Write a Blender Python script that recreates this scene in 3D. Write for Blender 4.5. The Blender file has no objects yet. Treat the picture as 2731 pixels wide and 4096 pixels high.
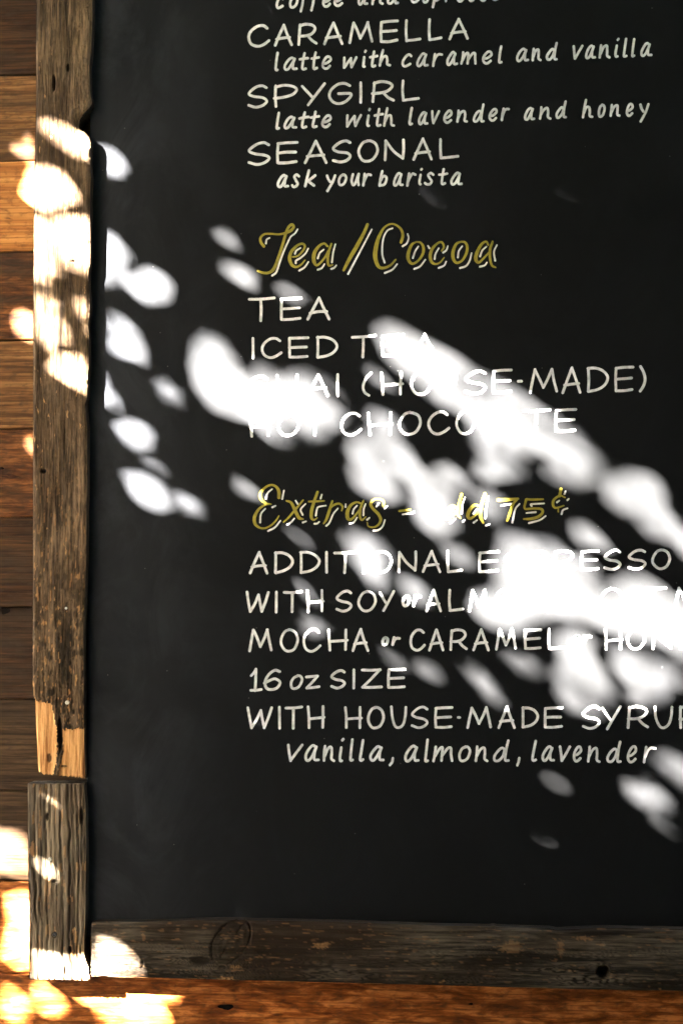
import bpy, math, random
import numpy as np
from mathutils import Vector, Matrix

S = bpy.context.scene
C = S.collection

# ------------------------------------------------------------------ camera
FPX, PW, PH = 5690.0, 2731.0, 4096.0          # focal length and photo size in photo pixels
YAW, PITCH, ROLL = math.radians(4.53), math.radians(2.89), math.radians(-0.234)
ZC = 1.60                                      # height of the wall point in the middle of the picture
CAM = np.array([2.23*math.tan(YAW), -2.23, ZC-2.23*math.tan(PITCH)])
_F = np.array([-math.sin(YAW)*math.cos(PITCH), math.cos(YAW)*math.cos(PITCH), math.sin(PITCH)])
_R = np.array([math.cos(YAW), math.sin(YAW), 0.0])
_U = np.cross(_R, _F)
R2 = _R*math.cos(ROLL)+_U*math.sin(ROLL)
U2 = -_R*math.sin(ROLL)+_U*math.cos(ROLL)
cam = bpy.data.cameras.new('camera')
cam.sensor_fit = 'HORIZONTAL'; cam.sensor_width = 24.0; cam.lens = FPX/PW*24.0
cam.clip_start = 0.05; cam.clip_end = 500
cam.dof.use_dof = True; cam.dof.focus_distance = 2.22; cam.dof.aperture_fstop = 3.2
camo = bpy.data.objects.new('camera', cam); C.objects.link(camo)
M = Matrix.Identity(4)
for i in range(3):
    M[i][0], M[i][1], M[i][2], M[i][3] = R2[i], U2[i], -_F[i], CAM[i]
camo.matrix_world = M
S.camera = camo

def P(u, v, y=0.0):
    """photo pixel -> point of the wall-parallel plane at depth y"""
    d = _F*FPX + R2*(u-PW/2) + U2*(PH/2-v)
    return CAM + d*((y-CAM[1])/d[1])

# ------------------------------------------------------------------ world, sun, exposure
SUN = np.array([1.45, 1.0, -1.04])             # travel direction of the light
SUN_N = SUN/np.linalg.norm(SUN)
w = bpy.data.worlds.new('World'); S.world = w; w.use_nodes = True
nt = w.node_tree
sky = nt.nodes.new('ShaderNodeTexSky'); sky.sky_type = 'NISHITA'; sky.sun_disc = False
sky.sun_elevation = math.asin(-SUN_N[2]); sky.sun_rotation = math.atan2(-SUN_N[0], -SUN_N[1])
bg = nt.nodes['Background']; bg.inputs['Strength'].default_value = 0.05
nt.links.new(sky.outputs[0], bg.inputs[0])
sl = bpy.data.lights.new('sun', 'SUN'); sl.energy = 5.0; sl.angle = math.radians(0.53); sl.color = (1.0, 0.95, 0.87)
so = bpy.data.objects.new('sun', sl); C.objects.link(so)
so.rotation_euler = Vector(SUN_N).to_track_quat('-Z', 'Y').to_euler(); so.location = (-6, -5, 7)
S.view_settings.view_transform = 'Standard'; S.view_settings.look = 'None'
S.view_settings.gamma = 1.0; S.view_settings.exposure = 7.6
S.cycles.max_bounces = 8; S.cycles.diffuse_bounces = 4

# ------------------------------------------------------------------ depths (m, towards the camera is negative)
Y_PLANK, Y_PANEL, Y_FRAME = 0.0, -0.0195, -0.0386

# ------------------------------------------------------------------ helpers
rng = np.random.default_rng(7)
random.seed(7)

def props(o, label=None, cat=None, group=None, kind=None):
    if label: o['label'] = label
    if cat: o['category'] = cat
    if group: o['group'] = group
    if kind: o['kind'] = kind
    return o

def empty(name, loc, label, cat, group=None):
    o = bpy.data.objects.new(name, None); C.objects.link(o); o.location = loc
    o.empty_display_size = 0.1
    return props(o, label, cat, group)

def world_loc(o):
    v = np.zeros(3)
    while o is not None:
        v = v+np.array(o.location[:]); o = o.parent
    return v

def mesh_obj(name, verts, faces, mat, parent=None, smooth=False, origin=None, label=None):
    verts = np.asarray(verts, dtype=float)
    base = world_loc(parent) if parent else np.zeros(3)
    org = np.array(origin, dtype=float) if origin is not None else base
    me = bpy.data.meshes.new(name)
    me.from_pydata((verts-org).tolist(), [], faces)
    if mat is not None: me.materials.append(mat)
    if smooth: me.polygons.foreach_set('use_smooth', [True]*len(me.polygons))
    me.update()
    o = bpy.data.objects.new(name, me); C.objects.link(o)
    if parent: o.parent = parent
    o.location = org-base
    if label: o['label'] = label
    return o

def vnoise(u, v, seed=0):
    """smooth 2-D value noise, period 256"""
    g = np.random.default_rng(seed).random((256, 256))
    u = np.asarray(u, float); v = np.asarray(v, float)
    iu = np.floor(u).astype(int); iv = np.floor(v).astype(int)
    fu = u-iu; fv = v-iv
    fu = fu*fu*(3-2*fu); fv = fv*fv*(3-2*fv)
    a = g[iu % 256, iv % 256]; b = g[(iu+1) % 256, iv % 256]
    c = g[iu % 256, (iv+1) % 256]; d = g[(iu+1) % 256, (iv+1) % 256]
    return (a*(1-fu)+b*fu)*(1-fv)+(c*(1-fu)+d*fu)*fv

def fbm(u, v, seed=0, octv=4):
    s = 0; a = 0.5; t = 0
    for k in range(octv):
        s = s+a*vnoise(np.asarray(u)*2**k, np.asarray(v)*2**k, seed+k); t += a; a *= 0.5
    return s/t

def inpoly(px, py, poly):
    px = np.asarray(px); py = np.asarray(py)
    c = np.zeros(px.shape, bool); n = len(poly)
    for i in range(n):
        x1, y1 = poly[i]; x2, y2 = poly[(i+1) % n]
        if y1 == y2: continue
        k = ((y1 > py) != (y2 > py)) & (px < (x2-x1)*(py-y1)/(y2-y1)+x1)
        c ^= k
    return c

def smooth_closed(pts, n=6):
    pts = np.asarray(pts, float); m = len(pts); out = []
    for i in range(m):
        p0, p1, p2, p3 = pts[i-1], pts[i], pts[(i+1) % m], pts[(i+2) % m]
        for k in range(n):
            t = k/n
            out.append(0.5*((2*p1)+(-p0+p2)*t+(2*p0-5*p1+4*p2-p3)*t*t+(-p0+3*p1-3*p2+p3)*t**3))
    return np.array(out)

def catmull(pts, step):
    pts = np.asarray(pts, float)
    if len(pts) < 3:
        n = max(2, int(np.linalg.norm((pts[1]-pts[0])[:2])/step)+1)
        return np.array([pts[0]+(pts[1]-pts[0])*t for t in np.linspace(0, 1, n)])
    q = np.vstack([2*pts[0]-pts[1], pts, 2*pts[-1]-pts[-2]]); out = []
    for i in range(1, len(q)-2):
        p0, p1, p2, p3 = q[i-1], q[i], q[i+1], q[i+2]
        n = max(2, int(np.linalg.norm((p2-p1)[:2])/step)+1)
        for k in range(n):
            t = k/n
            out.append(0.5*((2*p1)+(-p0+p2)*t+(2*p0-5*p1+4*p2-p3)*t*t+(-p0+3*p1-3*p2+p3)*t**3))
    out.append(pts[-1])
    return np.array(out)

# ------------------------------------------------------------------ materials
class NT:
    def __init__(s, name):
        s.m = bpy.data.materials.new(name); s.m.use_nodes = True
        s.t = s.m.node_tree; s.b = s.t.nodes['Principled BSDF']
    def n(s, typ, **kw):
        x = s.t.nodes.new(typ)
        for k, v in kw.items(): setattr(x, k, v)
        return x
    def l(s, a, b): s.t.links.new(a, b)
    def coord(s, scale=(1, 1, 1), loc=(0, 0, 0), src='Object'):
        c = s.n('ShaderNodeTexCoord'); m = s.n('ShaderNodeMapping')
        s.l(c.outputs[src], m.inputs[0]); m.inputs['Scale'].default_value = scale; m.inputs['Location'].default_value = loc
        return m.outputs[0]
    def noise(s, vec, scale=1, detail=4, rough=.55, dist=0.0):
        x = s.n('ShaderNodeTexNoise'); s.l(vec, x.inputs['Vector'])
        x.inputs['Scale'].default_value = scale; x.inputs['Detail'].default_value = detail
        x.inputs['Roughness'].default_value = rough; x.inputs['Distortion'].default_value = dist
        return x.outputs['Fac']
    def ramp(s, fac, stops):
        x = s.n('ShaderNodeValToRGB'); s.l(fac, x.inputs[0]); e = x.color_ramp.elements
        while len(e) > 1: e.remove(e[-1])
        for i, (p, c) in enumerate(stops):
            k = e[0] if i == 0 else e.new(p)
            k.position = p; k.color = (c[0], c[1], c[2], 1) if hasattr(c, '__len__') else (c, c, c, 1)
        return x.outputs[0]
    def mix(s, f, a, b, mode='MIX'):
        x = s.n('ShaderNodeMix'); x.data_type = 'RGBA'; x.blend_type = mode
        for v, i in ((f, 0), (a, 6), (b, 7)):
            if hasattr(v, 'is_linked') or hasattr(v, 'links'): s.l(v, x.inputs[i])
            elif i == 0: x.inputs[0].default_value = v
            else: x.inputs[i].default_value = (v[0], v[1], v[2], 1) if hasattr(v, '__len__') else (v, v, v, 1)
        return x.outputs[2]
    def math(s, op, a, b=0.0):
        x = s.n('ShaderNodeMath'); x.operation = op
        for v, i in ((a, 0), (b, 1)):
            if hasattr(v, 'links'): s.l(v, x.inputs[i])
            else: x.inputs[i].default_value = v
        return x.outputs[0]
    def attr(s, name):
        x = s.n('ShaderNodeAttribute'); x.attribute_name = name
        return x.outputs['Fac']
    def bump(s, h, strength=.5, dist=.002):
        x = s.n('ShaderNodeBump'); s.l(h, x.inputs['Height'])
        x.inputs['Strength'].default_value = strength; x.inputs['Distance'].default_value = dist
        s.l(x.outputs[0], s.b.inputs['Normal'])
    def col(s, c): s.l(c, s.b.inputs['Base Color'])
    def rough(s, v, spec=None):
        if hasattr(v, 'links'): s.l(v, s.b.inputs['Roughness'])
        else: s.b.inputs['Roughness'].default_value = v
        if spec is not None: s.b.inputs['Specular IOR Level'].default_value = spec

def frame_wood(name, axis, grey=(.20, .155, .11), dark=(.035, .024, .016), warm=(.34, .19, .08), seed=0., warm_at=.62, blot=.55):
    """old barn wood, grain along axis 0 (x) or 2 (z)"""
    k = NT(name)
    st = lambda a, c: (c, a, a) if axis == 0 else (a, a, c)
    v1 = k.coord(st(260, 16), (seed, seed*2, 0)); fine = k.noise(v1, 1, 5, .65)
    v2 = k.coord(st(60, 5), (seed, 3, seed)); med = k.noise(v2, 1, 4, .6, .6)
    v3 = k.coord(st(11, 5), (seed*3, 1, 2)); big = k.noise(v3, 1, 3, .6)
    v4 = k.coord(st(150, 42), (7, seed, 9)); fle = k.noise(v4, 1, 3, .6, .3)
    g = k.ramp(fine, [(.30, dark), (.47, tuple(x*.62 for x in grey)), (.62, grey), (.8, tuple(min(1, x*1.35) for x in grey))])
    d = k.ramp(med, [(.36, .16), (.54, 1.0), (.70, 1.25)])
    c = k.mix(1.0, g, d, 'MULTIPLY')
    c = k.mix(k.ramp(big, [(.38, .0), (.62, blot)]), c, (dark[0]*2.4, dark[1]*2, dark[2]*1.6))
    w_ = k.ramp(k.math('ADD', fle, k.math('MULTIPLY', k.math('SUBTRACT', big, .5), .35)), [(warm_at, 0.0), (warm_at+.06, .85)])
    c = k.mix(w_, c, warm)
    # attributes written on the geometry: fresh broken wood, cracks and the shade painted on side walls
    fr = k.attr('fresh')
    v5 = k.coord(st(210, 9), (1, seed, 4)); ff = k.noise(v5, 1, 5, .6, .4)
    fc = k.ramp(ff, [(.30, (.22, .075, .02)), (.46, (.52, .25, .09)), (.66, (.70, .38, .15))])
    c = k.mix(fr, c, fc)
    c = k.mix(k.attr('crack_shade'), c, (.012, .008, .005))
    k.col(c); k.rough(.85, .10)
    k.bump(fine, .9, .0022)
    return k.m

def plank_wood(name, stops, seed, blot=.35, blotc=(.03, .017, .009), streak=(5, 150), gloss=.5):
    k = NT(name)
    v1 = k.coord((streak[0], 60, streak[1]), (seed*1.7, seed, seed*.3)); a = k.noise(v1, 1, 5, .62, .5)
    v2 = k.coord((3.2, 1, 14), (seed, 1, seed*2)); b = k.noise(v2, 1, 4, .6, 1.2)
    v3 = k.coord((55, 10, 120), (seed*2, 4, 1)); f = k.noise(v3, 1, 4, .6, .2)
    c = k.ramp(a, stops)
    c = k.mix(k.ramp(b, [(.42, 0.0), (.42+.22, blot*2)]), c, blotc)
    c = k.mix(k.ramp(f, [(.30, .65), (.5, 0.0)]), c, (blotc[0]*1.2, blotc[1]*1.2, blotc[2]*1.2))
    # narrow dark growth lines that wander
    v4 = k.coord((1.2, 3, 26), (seed, 2, seed*5)); wv = k.n('ShaderNodeTexWave', wave_type='BANDS', bands_direction='Z')
    k.l(v4, wv.inputs[0]); wv.inputs['Scale'].default_value = 1.3; wv.inputs['Distortion'].default_value = 7; wv.inputs['Detail'].default_value = 3
    c = k.mix(k.ramp(wv.outputs['Fac'], [(.0, .6), (.12, 0.0)]), c, tuple(x*.35 for x in stops[1][1]))
    k.col(c); k.rough(gloss, .10); k.bump(a, .6, .0020)
    return k.m

# ------------------------------------------------------------------ ground
def ground():
    k = NT('paving')
    n = k.noise(k.coord((3, 3, 3)), 1, 8, .6); g = k.noise(k.coord((60, 60, 60)), 1, 3, .6)
    k.col(k.mix(k.ramp(g, [(.35, .0), (.65, .5)]), k.ramp(n, [(.3, (.028, .026, .023)), (.7, (.052, .047, .041))]), (.05, .045, .04)))
    k.rough(.9); k.bump(g, .4, .003)
    v = [(-60, -60, 0), (60, -60, 0), (60, 60, 0), (-60, 60, 0)]
    props(mesh_obj('ground', v, [(0, 1, 2, 3)], k.m), kind='structure')
ground()

# ------------------------------------------------------------------ plank wall
PL_STOPS = {
 'dark':   [(.36, (0.0122, 0.0044, 0.0012)), (.50, (0.0335, 0.0122, 0.0032)), (.66, (0.0781, 0.0312, 0.0089))],
 'tan':    [(.36, (0.0600, 0.0220, 0.0061)), (.50, (0.1560, 0.0655, 0.0195)), (.66, (0.2760, 0.1364, 0.0477))],
 'honey':  [(.32, (.24, .080, .018)), (.50, (.40, .155, .038)), (.68, (.56, .25, .075))],
 'red':    [(.36, (0.0240, 0.0068, 0.0020)), (.50, (0.0960, 0.0301, 0.0068)), (.66, (0.2400, 0.0865, 0.0218))],
 'grey':   [(.36, (0.0162, 0.0075, 0.0027)), (.50, (0.0404, 0.0204, 0.0082)), (.66, (0.0808, 0.0436, 0.0192))],
 'orange': [(.34, (.09, .020, .003)), (.49, (.26, .070, .012)), (.62, (.56, .19, .046))],
}
WLOC = np.array([0.0, 0.0, 0.0])
wall = empty('plank_wall', (0, 0, 0), 'wall of brown and orange reclaimed wood planks laid horizontally behind the menu board', 'wall')
SEAMS = [-770, -420, -60, 300, 643, 1005, 1361, 1715, 2070, 2431, 2799, 3165, 3527, 3895, 4262, 4630]
KIND = ['dark', 'tan', 'dark', 'tan', 'honey', 'red', 'tan', 'red', 'dark', 'dark', 'grey', 'grey', 'orange', 'orange', 'dark']
BL =   [.4, .3, .40, .45, .10, .38, .15, .30, .45, .48, .35, .30, .18, .16, .4]
SKEW = [0, 0, 0, -4, -5, 1, -2, 1, 0, 0, 1, 1, 3, 0, 0, 0]
def plank(i):
    z1 = P(60, SEAMS[i])[2]; z0 = P(60, SEAMS[i+1])[2]
    gap = .0011 if i != 8 else .0016
    x0, x1 = -1.6, 2.6
    m = plank_wood('plank_%s_wood' % KIND[i] + '_%d' % i, PL_STOPS[KIND[i]], 3.1+i*1.37, BL[i],
                   gloss=.42 if KIND[i] in ('honey', 'orange') else .6,
                   streak=(3, 90) if KIND[i] == 'honey' else ((16, 75) if KIND[i] in ('orange', 'red') else (8, 110)))
    nx = 260; xs = np.linspace(x0, x1, nx)
    r = np.random.default_rng(40+i)
    wob = lambda s: (vnoise(xs*9+s, xs*0+s, 90+i)-.5)*.0016+(vnoise(xs*60+s, xs*0+s, 190+i)-.5)*.0006
    zt = z1-gap/2+wob(1)-(SKEW[i]*.00039)*(xs-P(60, 100)[0])/.137*0; zb = z0+gap/2+wob(7)
    py = (r.random()-.5)*.0016
    rows = [(zt, .018), (zt, .0022), (zt-.0010, .0006), (zt-.0024, 0.0), (zt*.5+zb*.5, 0.0), (zb+.0024, 0.0), (zb+.0010, .0006), (zb, .0022), (zb, .018)]
    V = []; n = nx
    for zz, dy in rows:
        y = np.full(n, Y_PLANK+dy+py)
        V.append(np.stack([xs, y, zz], 1))
    V = np.concatenate(V)
    F = [(a*n+j, (a+1)*n+j, (a+1)*n+j+1, a*n+j+1) for a in range(len(rows)-1) for j in range(n-1)]
    mesh_obj('plank', V, F, m, wall)
for i in range(len(SEAMS)-1): plank(i)
# backing behind the gaps
kb = NT('backing_board'); kb.b.inputs['Base Color'].default_value = (.012, .008, .006, 1); kb.rough(.95)
v = [(-1.6, .019, P(60, SEAMS[0])[2]), (2.6, .019, P(60, SEAMS[0])[2]), (2.6, .019, 0.0), (-1.6, .019, 0.0)]
mesh_obj('backing', v+[(x, y+.02, z) for x, y, z in v], [(0, 3, 2, 1), (4, 5, 6, 7), (0, 1, 5, 4), (2, 3, 7, 6), (1, 2, 6, 5), (3, 0, 4, 7)], kb.m, wall)

# small dark holes and knots in the planks
def dish(name, u, v, ru, rv, y, mat, parent, depth=.0012, rot=0, lift=.0004, nseg=14):
    c = P(u, v, y); a = ru*.000392; b = rv*.000392
    vs = [c+np.array([0, depth*0-lift*.5, 0])]; n = nseg
    for q in range(n):
        t = 2*math.pi*q/n; rr = 1+.16*math.sin(3*t+u)+.08*math.sin(5*t+v)
        dx, dz = a*rr*math.cos(t), b*rr*math.sin(t)
        vs.append(c+np.array([dx*math.cos(rot)-dz*math.sin(rot), -lift, dx*math.sin(rot)+dz*math.cos(rot)]))
    f = [(0, 1+(q+1) % n, 1+q) for q in range(n)]
    # skirt down to the wood
    k0 = len(vs)
    for q in range(n):
        vs.append(vs[1+q]+np.array([0, lift+.001, 0]))
    f += [(1+q, 1+(q+1) % n, k0+(q+1) % n, k0+q) for q in range(n)]
    return mesh_obj(name, vs, f, mat, parent, origin=c)
kh = NT('dark_hole'); kh.b.inputs['Base Color'].default_value = (.006, .004, .003, 1); kh.rough(1, .05)
HOLE = kh.m
dish('knot_hole', 8, 1873, 8, 5, Y_PLANK-.001, HOLE, wall)
dish('knot_hole', 904, 4030, 32, 10, Y_PLANK-.001, HOLE, wall)
dish('knot_hole', 1883, 4018, 9, 4, Y_PLANK-.001, HOLE, wall)
dish('knot_hole', 20, 2443, 20, 14, Y_PLANK-.001, HOLE, wall)

# ------------------------------------------------------------------ menu board: panel
BLOC = P(380, 3900, Y_PLANK)
board = empty('menu_board', tuple(BLOC), 'black chalkboard menu hand-lettered in white and olive gold inside a rough grey barn wood frame', 'menu board')

def panel_mat():
    k = NT('black_board_paint')
    big = k.noise(k.coord((4.5, 4, 3.2), (3, 0, 1)), 1, 5, .62, .8)
    wipe = k.noise(k.coord((6, 1, 3.6), (5, 1, 2)), 1, 6, .68, 2.2)
    fine = k.noise(k.coord((420, 60, 90)), 1, 3, .6)
    # chalk dust left by wiping; the board's grey sheen at the left is painted into it
    sep = k.n('ShaderNodeSeparateXYZ'); k.l(k.coord(), sep.inputs[0])
    strip = k.n('ShaderNodeMapRange'); k.l(sep.outputs[0], strip.inputs[0])
    strip.inputs[1].default_value = -.30; strip.inputs[2].default_value = .30; strip.inputs[3].default_value = 1.0; strip.inputs[4].default_value = 0.0
    strip.interpolation_type = 'SMOOTHSTEP'
    dust_sheen = k.math('MULTIPLY', k.math('ADD', k.ramp(big, [(.34, .32), (.64, .80)]), k.ramp(wipe, [(.46, 0.0), (.64, .45)])), k.math('ADD', k.math('MULTIPLY', strip.outputs[0], .93), .07))
    c = k.mix(k.math('MULTIPLY', dust_sheen, .78), (.0067, .0068, .0070), (.060, .064, .075))
    # scratches and specks
    sp = k.n('ShaderNodeTexVoronoi'); k.l(k.coord((85, 10, 85)), sp.inputs['Vector']); sp.inputs['Scale'].default_value = 1
    rs = k.n('ShaderNodeSeparateColor'); k.l(sp.outputs['Color'], rs.inputs[0])
    spk = k.math('MULTIPLY', k.math('LESS_THAN', sp.outputs['Distance'], .075), k.math('GREATER_THAN', rs.outputs[0], .965))
    c = k.mix(spk, c, (.10, .10, .095))
    k.col(c)
    k.rough(k.ramp(big, [(.3, .50), (.7, .60)]), .03)
    k.bump(fine, .10, .0004)
    return k.m
PM = panel_mat()
px0, px1 = P(352, 2000, Y_PANEL)[0], 1.62
pz0, pz1 = P(1000, 3760, Y_PANEL)[2], P(1000, -640, Y_PANEL)[2]
def bevel_box(name, x0, x1, y0, y1, z0, z1, mat, parent, b=.0015, nx=1, label=None):
    # y0 = front
    V = []; F = []
    ring = [(x0+b, z0+b, y0), (x1-b, z0+b, y0), (x1-b, z1-b, y0), (x0+b, z1-b, y0)]
    ring2 = [(x0, z0, y0+b), (x1, z0, y0+b), (x1, z1, y0+b), (x0, z1, y0+b)]
    ring3 = [(x0, z0, y1), (x1, z0, y1), (x1, z1, y1), (x0, z1, y1)]
    for rg in (ring, ring2, ring3):
        for x, z, y in rg: V.append((x, y, z))
    F = [(0, 1, 2, 3)]
    for a in (0, 4):
        for q in range(4): F.append((a+q, a+4+q, a+4+(q+1) % 4, a+(q+1) % 4))
    F.append((11, 10, 9, 8))
    return mesh_obj(name, V, F, mat, parent, label=label)
bevel_box('panel', px0, px1, Y_PANEL, Y_PLANK-.002, pz0, pz1, PM, board)

# ------------------------------------------------------------------ frame boards, as dense relief meshes
def frame_board(name, vertical, A, B, t0, t1, mat, relief, pitch=.0016, label=None, ends=None, yfront=Y_FRAME):
    """A, B: the two long edges as photo points on the front plane (A left / top).  relief(x, z, s, u) -> depth, fresh, crack"""
    if vertical:
        pa = np.array([P(u, v, yfront) for v, u in A]); pb = np.array([P(u, v, yfront) for v, u in B]); ax, cr = 2, 0
    else:
        pa = np.array([P(u, v, yfront) for u, v in A]); pb = np.array([P(u, v, yfront) for u, v in B]); ax, cr = 0, 2
    lo, hi = t0, t1
    n = int(abs(hi-lo)/pitch)+1
    ts = np.linspace(lo, hi, n)
    def ev(p):
        o = np.argsort(p[:, ax]); return np.interp(ts, p[o, ax], p[o, cr])
    ea, eb = ev(pa), ev(pb)
    m = int(abs(eb-ea).mean()/pitch)+1
    s = np.linspace(0, 1, m)
    cross = ea[:, None]*(1-s)[None]+eb[:, None]*s[None]
    T = np.repeat(ts[:, None], m, 1)
    if ends is not None: T = T+ends(T, s[None]+0*T, lo, hi)
    X, Z = (cross, T) if vertical else (T, cross)
    D, fresh, crack_shade = relief(X, Z, s[None]+0*T, T)
    # worn edges
    wd = np.abs(eb-ea)[:, None]
    de = np.minimum(s[None], 1-s[None])*wd
    D = D+np.clip(1-de/.0045, 0, 1)**2*.0022
    dend = np.minimum(np.abs(T-lo), np.abs(hi-T))
    D = D+np.clip(1-dend/.003, 0, 1)**2*.0015
    V = np.stack([X, yfront+D, Z], 2).reshape(-1, 3)
    idx = np.arange(n*m).reshape(n, m)
    q = np.stack([idx[:-1, :-1], idx[1:, :-1], idx[1:, 1:], idx[:-1, 1:]], 2).reshape(-1, 4)
    # side walls
    loop = np.concatenate([idx[0, :], idx[1:, -1], idx[-1, -2::-1], idx[-2:0:-1, 0]])
    K = 5; base = V[loop]; cur = loop; allV = [V]; off = len(V); quads = [q]
    nl = len(loop)
    for k in range(1, K+1):
        f = k/K
        yy = base[:, 1]*(1-f)+(Y_PLANK-.0005)*f
        wob = (vnoise(np.arange(nl)*.15, np.full(nl, k*1.7), 77)-.5)*.0014*(1 if k < K else 0)
        b2 = base.copy(); b2[:, 1] = yy; b2[:, cr] += wob
        new = np.arange(nl)+off; allV.append(b2); off += nl
        quads.append(np.stack([cur, new, np.roll(new, -1), np.roll(cur, -1)], 1)); cur = new
    V = np.concatenate(allV); Q = np.concatenate(quads)
    org = V.mean(0); org[1] = Y_PLANK
    base_ = world_loc(board)
    me = bpy.data.meshes.new(name)
    me.vertices.add(len(V)); me.vertices.foreach_set('co', (V-org).ravel())
    me.loops.add(len(Q)*4); me.loops.foreach_set('vertex_index', Q.ravel().astype(np.int32))
    me.polygons.add(len(Q)); me.polygons.foreach_set('loop_start', (np.arange(len(Q))*4).astype(np.int32))
    me.materials.append(mat); me.update(calc_edges=True); me.validate(); me.polygons.foreach_set('use_smooth', [True]*len(me.polygons))
    for an, arr in (('fresh', fresh), ('crack_shade', crack_shade)):
        at = me.attributes.new(an, 'FLOAT', 'POINT')
        full = np.full(len(V), .55 if an == 'crack_shade' else 0.); full[:n*m] = np.clip(arr, 0, 1).ravel(); at.data.foreach_set('value', full)  # side walls get their shade painted in as a dark tone
    o = bpy.data.objects.new(name, me); C.objects.link(o); o.parent = board; o.location = org-base_
    if label: o['label'] = label
    return o

def Zof(v, u=240): return P(u, v, Y_FRAME)[2]
def Xof(u, v=2000): return P(u, v, Y_FRAME)[0]

# upper left stile: scaly weathered wood, knot notch at the right edge, split off end
A1 = [(-700, 143), (-50, 142), (0, 142), (300, 142), (480, 140), (640, 136), (700, 133), (1000, 131), (1500, 129), (2000, 128), (2400, 128), (2785, 127), (2800, 136), (2900, 138), (3000, 144), (3060, 146), (3112, 150)]
B1 = [(-700, 367), (0, 367), (100, 366), (200, 362), (260, 355), (310, 357), (360, 358), (400, 366), (418, 364), (432, 352), (445, 340), (458, 328), (475, 314), (495, 310), (510, 313), (522, 330), (535, 345), (548, 354), (570, 360), (640, 358), (700, 362), (800, 358), (1050, 358), (1085, 351), (1150, 352), (1180, 356), (1240, 357), (1300, 350), (1340, 353), (1480, 352), (1530, 347), (1590, 346), (1615, 337), (1650, 341), (1700, 346), (1900, 346), (2000, 344), (2200, 343), (2300, 340), (2450, 335), (2550, 330), (2700, 332), (3000, 332), (3112, 335)]
FR_L = [(134, 2788), (152, 2808), (188, 2812), (206, 2830), (218, 2870), (224, 2905), (228, 3000), (222, 3060), (200, 3120), (120, 3120), (120, 2788)]
FR_R = [(244, 2918), (270, 2922), (300, 2916), (340, 2915), (345, 3125), (225, 3125), (240, 3060), (250, 2980)]
def rel_upper(X, Z, s, T):
    ua, za = X*1000, Z*1000                                  # mm
    g = fbm(ua/2.3, za/26, 5, 3)                             # fibres
    sc = fbm(ua/5.5+2*fbm(ua/20, za/30, 9), za/15, 15, 3)    # scaly flakes
    rugged = np.clip((Zof(2150)-Z)/.25, 0, 1)*.8+.35+.5*np.clip((Z-Zof(700))/.1, 0, 1)*np.clip((s-.55)*4, 0, 1)
    D = (g-.5)*.0010+(sc-.5)*.0042*rugged+.0012
    fl = np.where(sc > .56, -1, 1)*.0006*rugged; D = D+fl
    D = D+(vnoise(ua/60, za/90, 31)-.5)*.002
    cr = np.clip((.33-g)*5, 0, 1)*.5
    # knot rim beside the notch
    kx, kz = Xof(318, 490), Zof(490, 318)
    r = np.hypot((X-kx)/.9, Z-kz); D = D-np.clip(1-np.abs(r-.020)/.006, 0, 1)*.0012+np.clip(1-r/.014, 0, 1)*.006
    # deep slot
    for (u, v, du, dv, a) in [(216, 328, 5, 26, 1), (272, 268, 4, 12, 1), (172, 1884, 9, 5, 1), (292, 1042, 9, 3, .7), (238, 2945, 8, 60, 1), (193, 3035, 9, 18, .8), (252, 3068, 14, 5, .8)]:
        x0, z0 = Xof(u, v), Zof(v, u)
        q = np.clip(1.4-np.hypot((X-x0)/(du*.00039), (Z-z0)/(dv*.00039)), 0, 1)
        q = np.clip(q*2, 0, 1)*a; D = D+q*.006; cr = np.maximum(cr, q)
    PX = [tuple(P(u, v, Y_FRAME)[[0, 2]]) for u, v in FR_L]; PR = [tuple(P(u, v, Y_FRAME)[[0, 2]]) for u, v in FR_R]
    jx = (fbm(ua/3, za/3, 61)-.5)*.006; jz = (fbm(ua/2.5, za/9, 71)-.5)*.014
    fr = inpoly(X+jx, Z+jz, PX) | inpoly(X+jx, Z+jz, PR)
    fr = fr.astype(float); cr0 = cr.copy()*np.where(cr > .55, 1, .25)
    D = D*(1-fr*.75)+fr*(.0045+(g-.5)*.0016)
    cr = cr*(1-fr*.6)
    # bright flakes where the crust broke away
    fk = np.clip((fbm(ua/2.2, za/12, 101, 3)-.68)*14, 0, 1)*np.clip((Zof(1700)-Z)/.3, 0, 1)
    fr = np.maximum(fr, fk*.5)
    low = np.clip((Zof(2000)-Z)/.25, 0, 1)
    cr = np.maximum(cr, np.clip((.47-sc)*6, 0, 1)*(.35+.5*low))
    cr = np.maximum(cr, np.clip((.40-g)*6, 0, 1)*.6)
    poly = (inpoly(X+jx, Z+jz, PX) | inpoly(X+jx, Z+jz, PR)).astype(float)
    cr = np.where(poly > 0, cr0*1.0, cr)
    return D, fr, cr
def ends1(T, s, lo, hi):
    # lower end sawn slightly askew and splintered
    w_ = np.clip(1-(T-lo)/.02, 0, 1)
    return w_*((s-.5)*-.006+(fbm(s*40, s*0, 3)-.5)*.004+np.where(s < .12, .004*(1-s/.12), 0))
M1 = frame_wood('barn_wood_scaly', 2, grey=(.205, .132, .075), dark=(.014, .008, .004), warm=(.44, .24, .10), seed=1.3, warm_at=.68)
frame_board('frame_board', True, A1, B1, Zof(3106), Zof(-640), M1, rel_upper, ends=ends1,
            label='long scaly left frame board with a knot notch and pale broken wood at its lower end')

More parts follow.
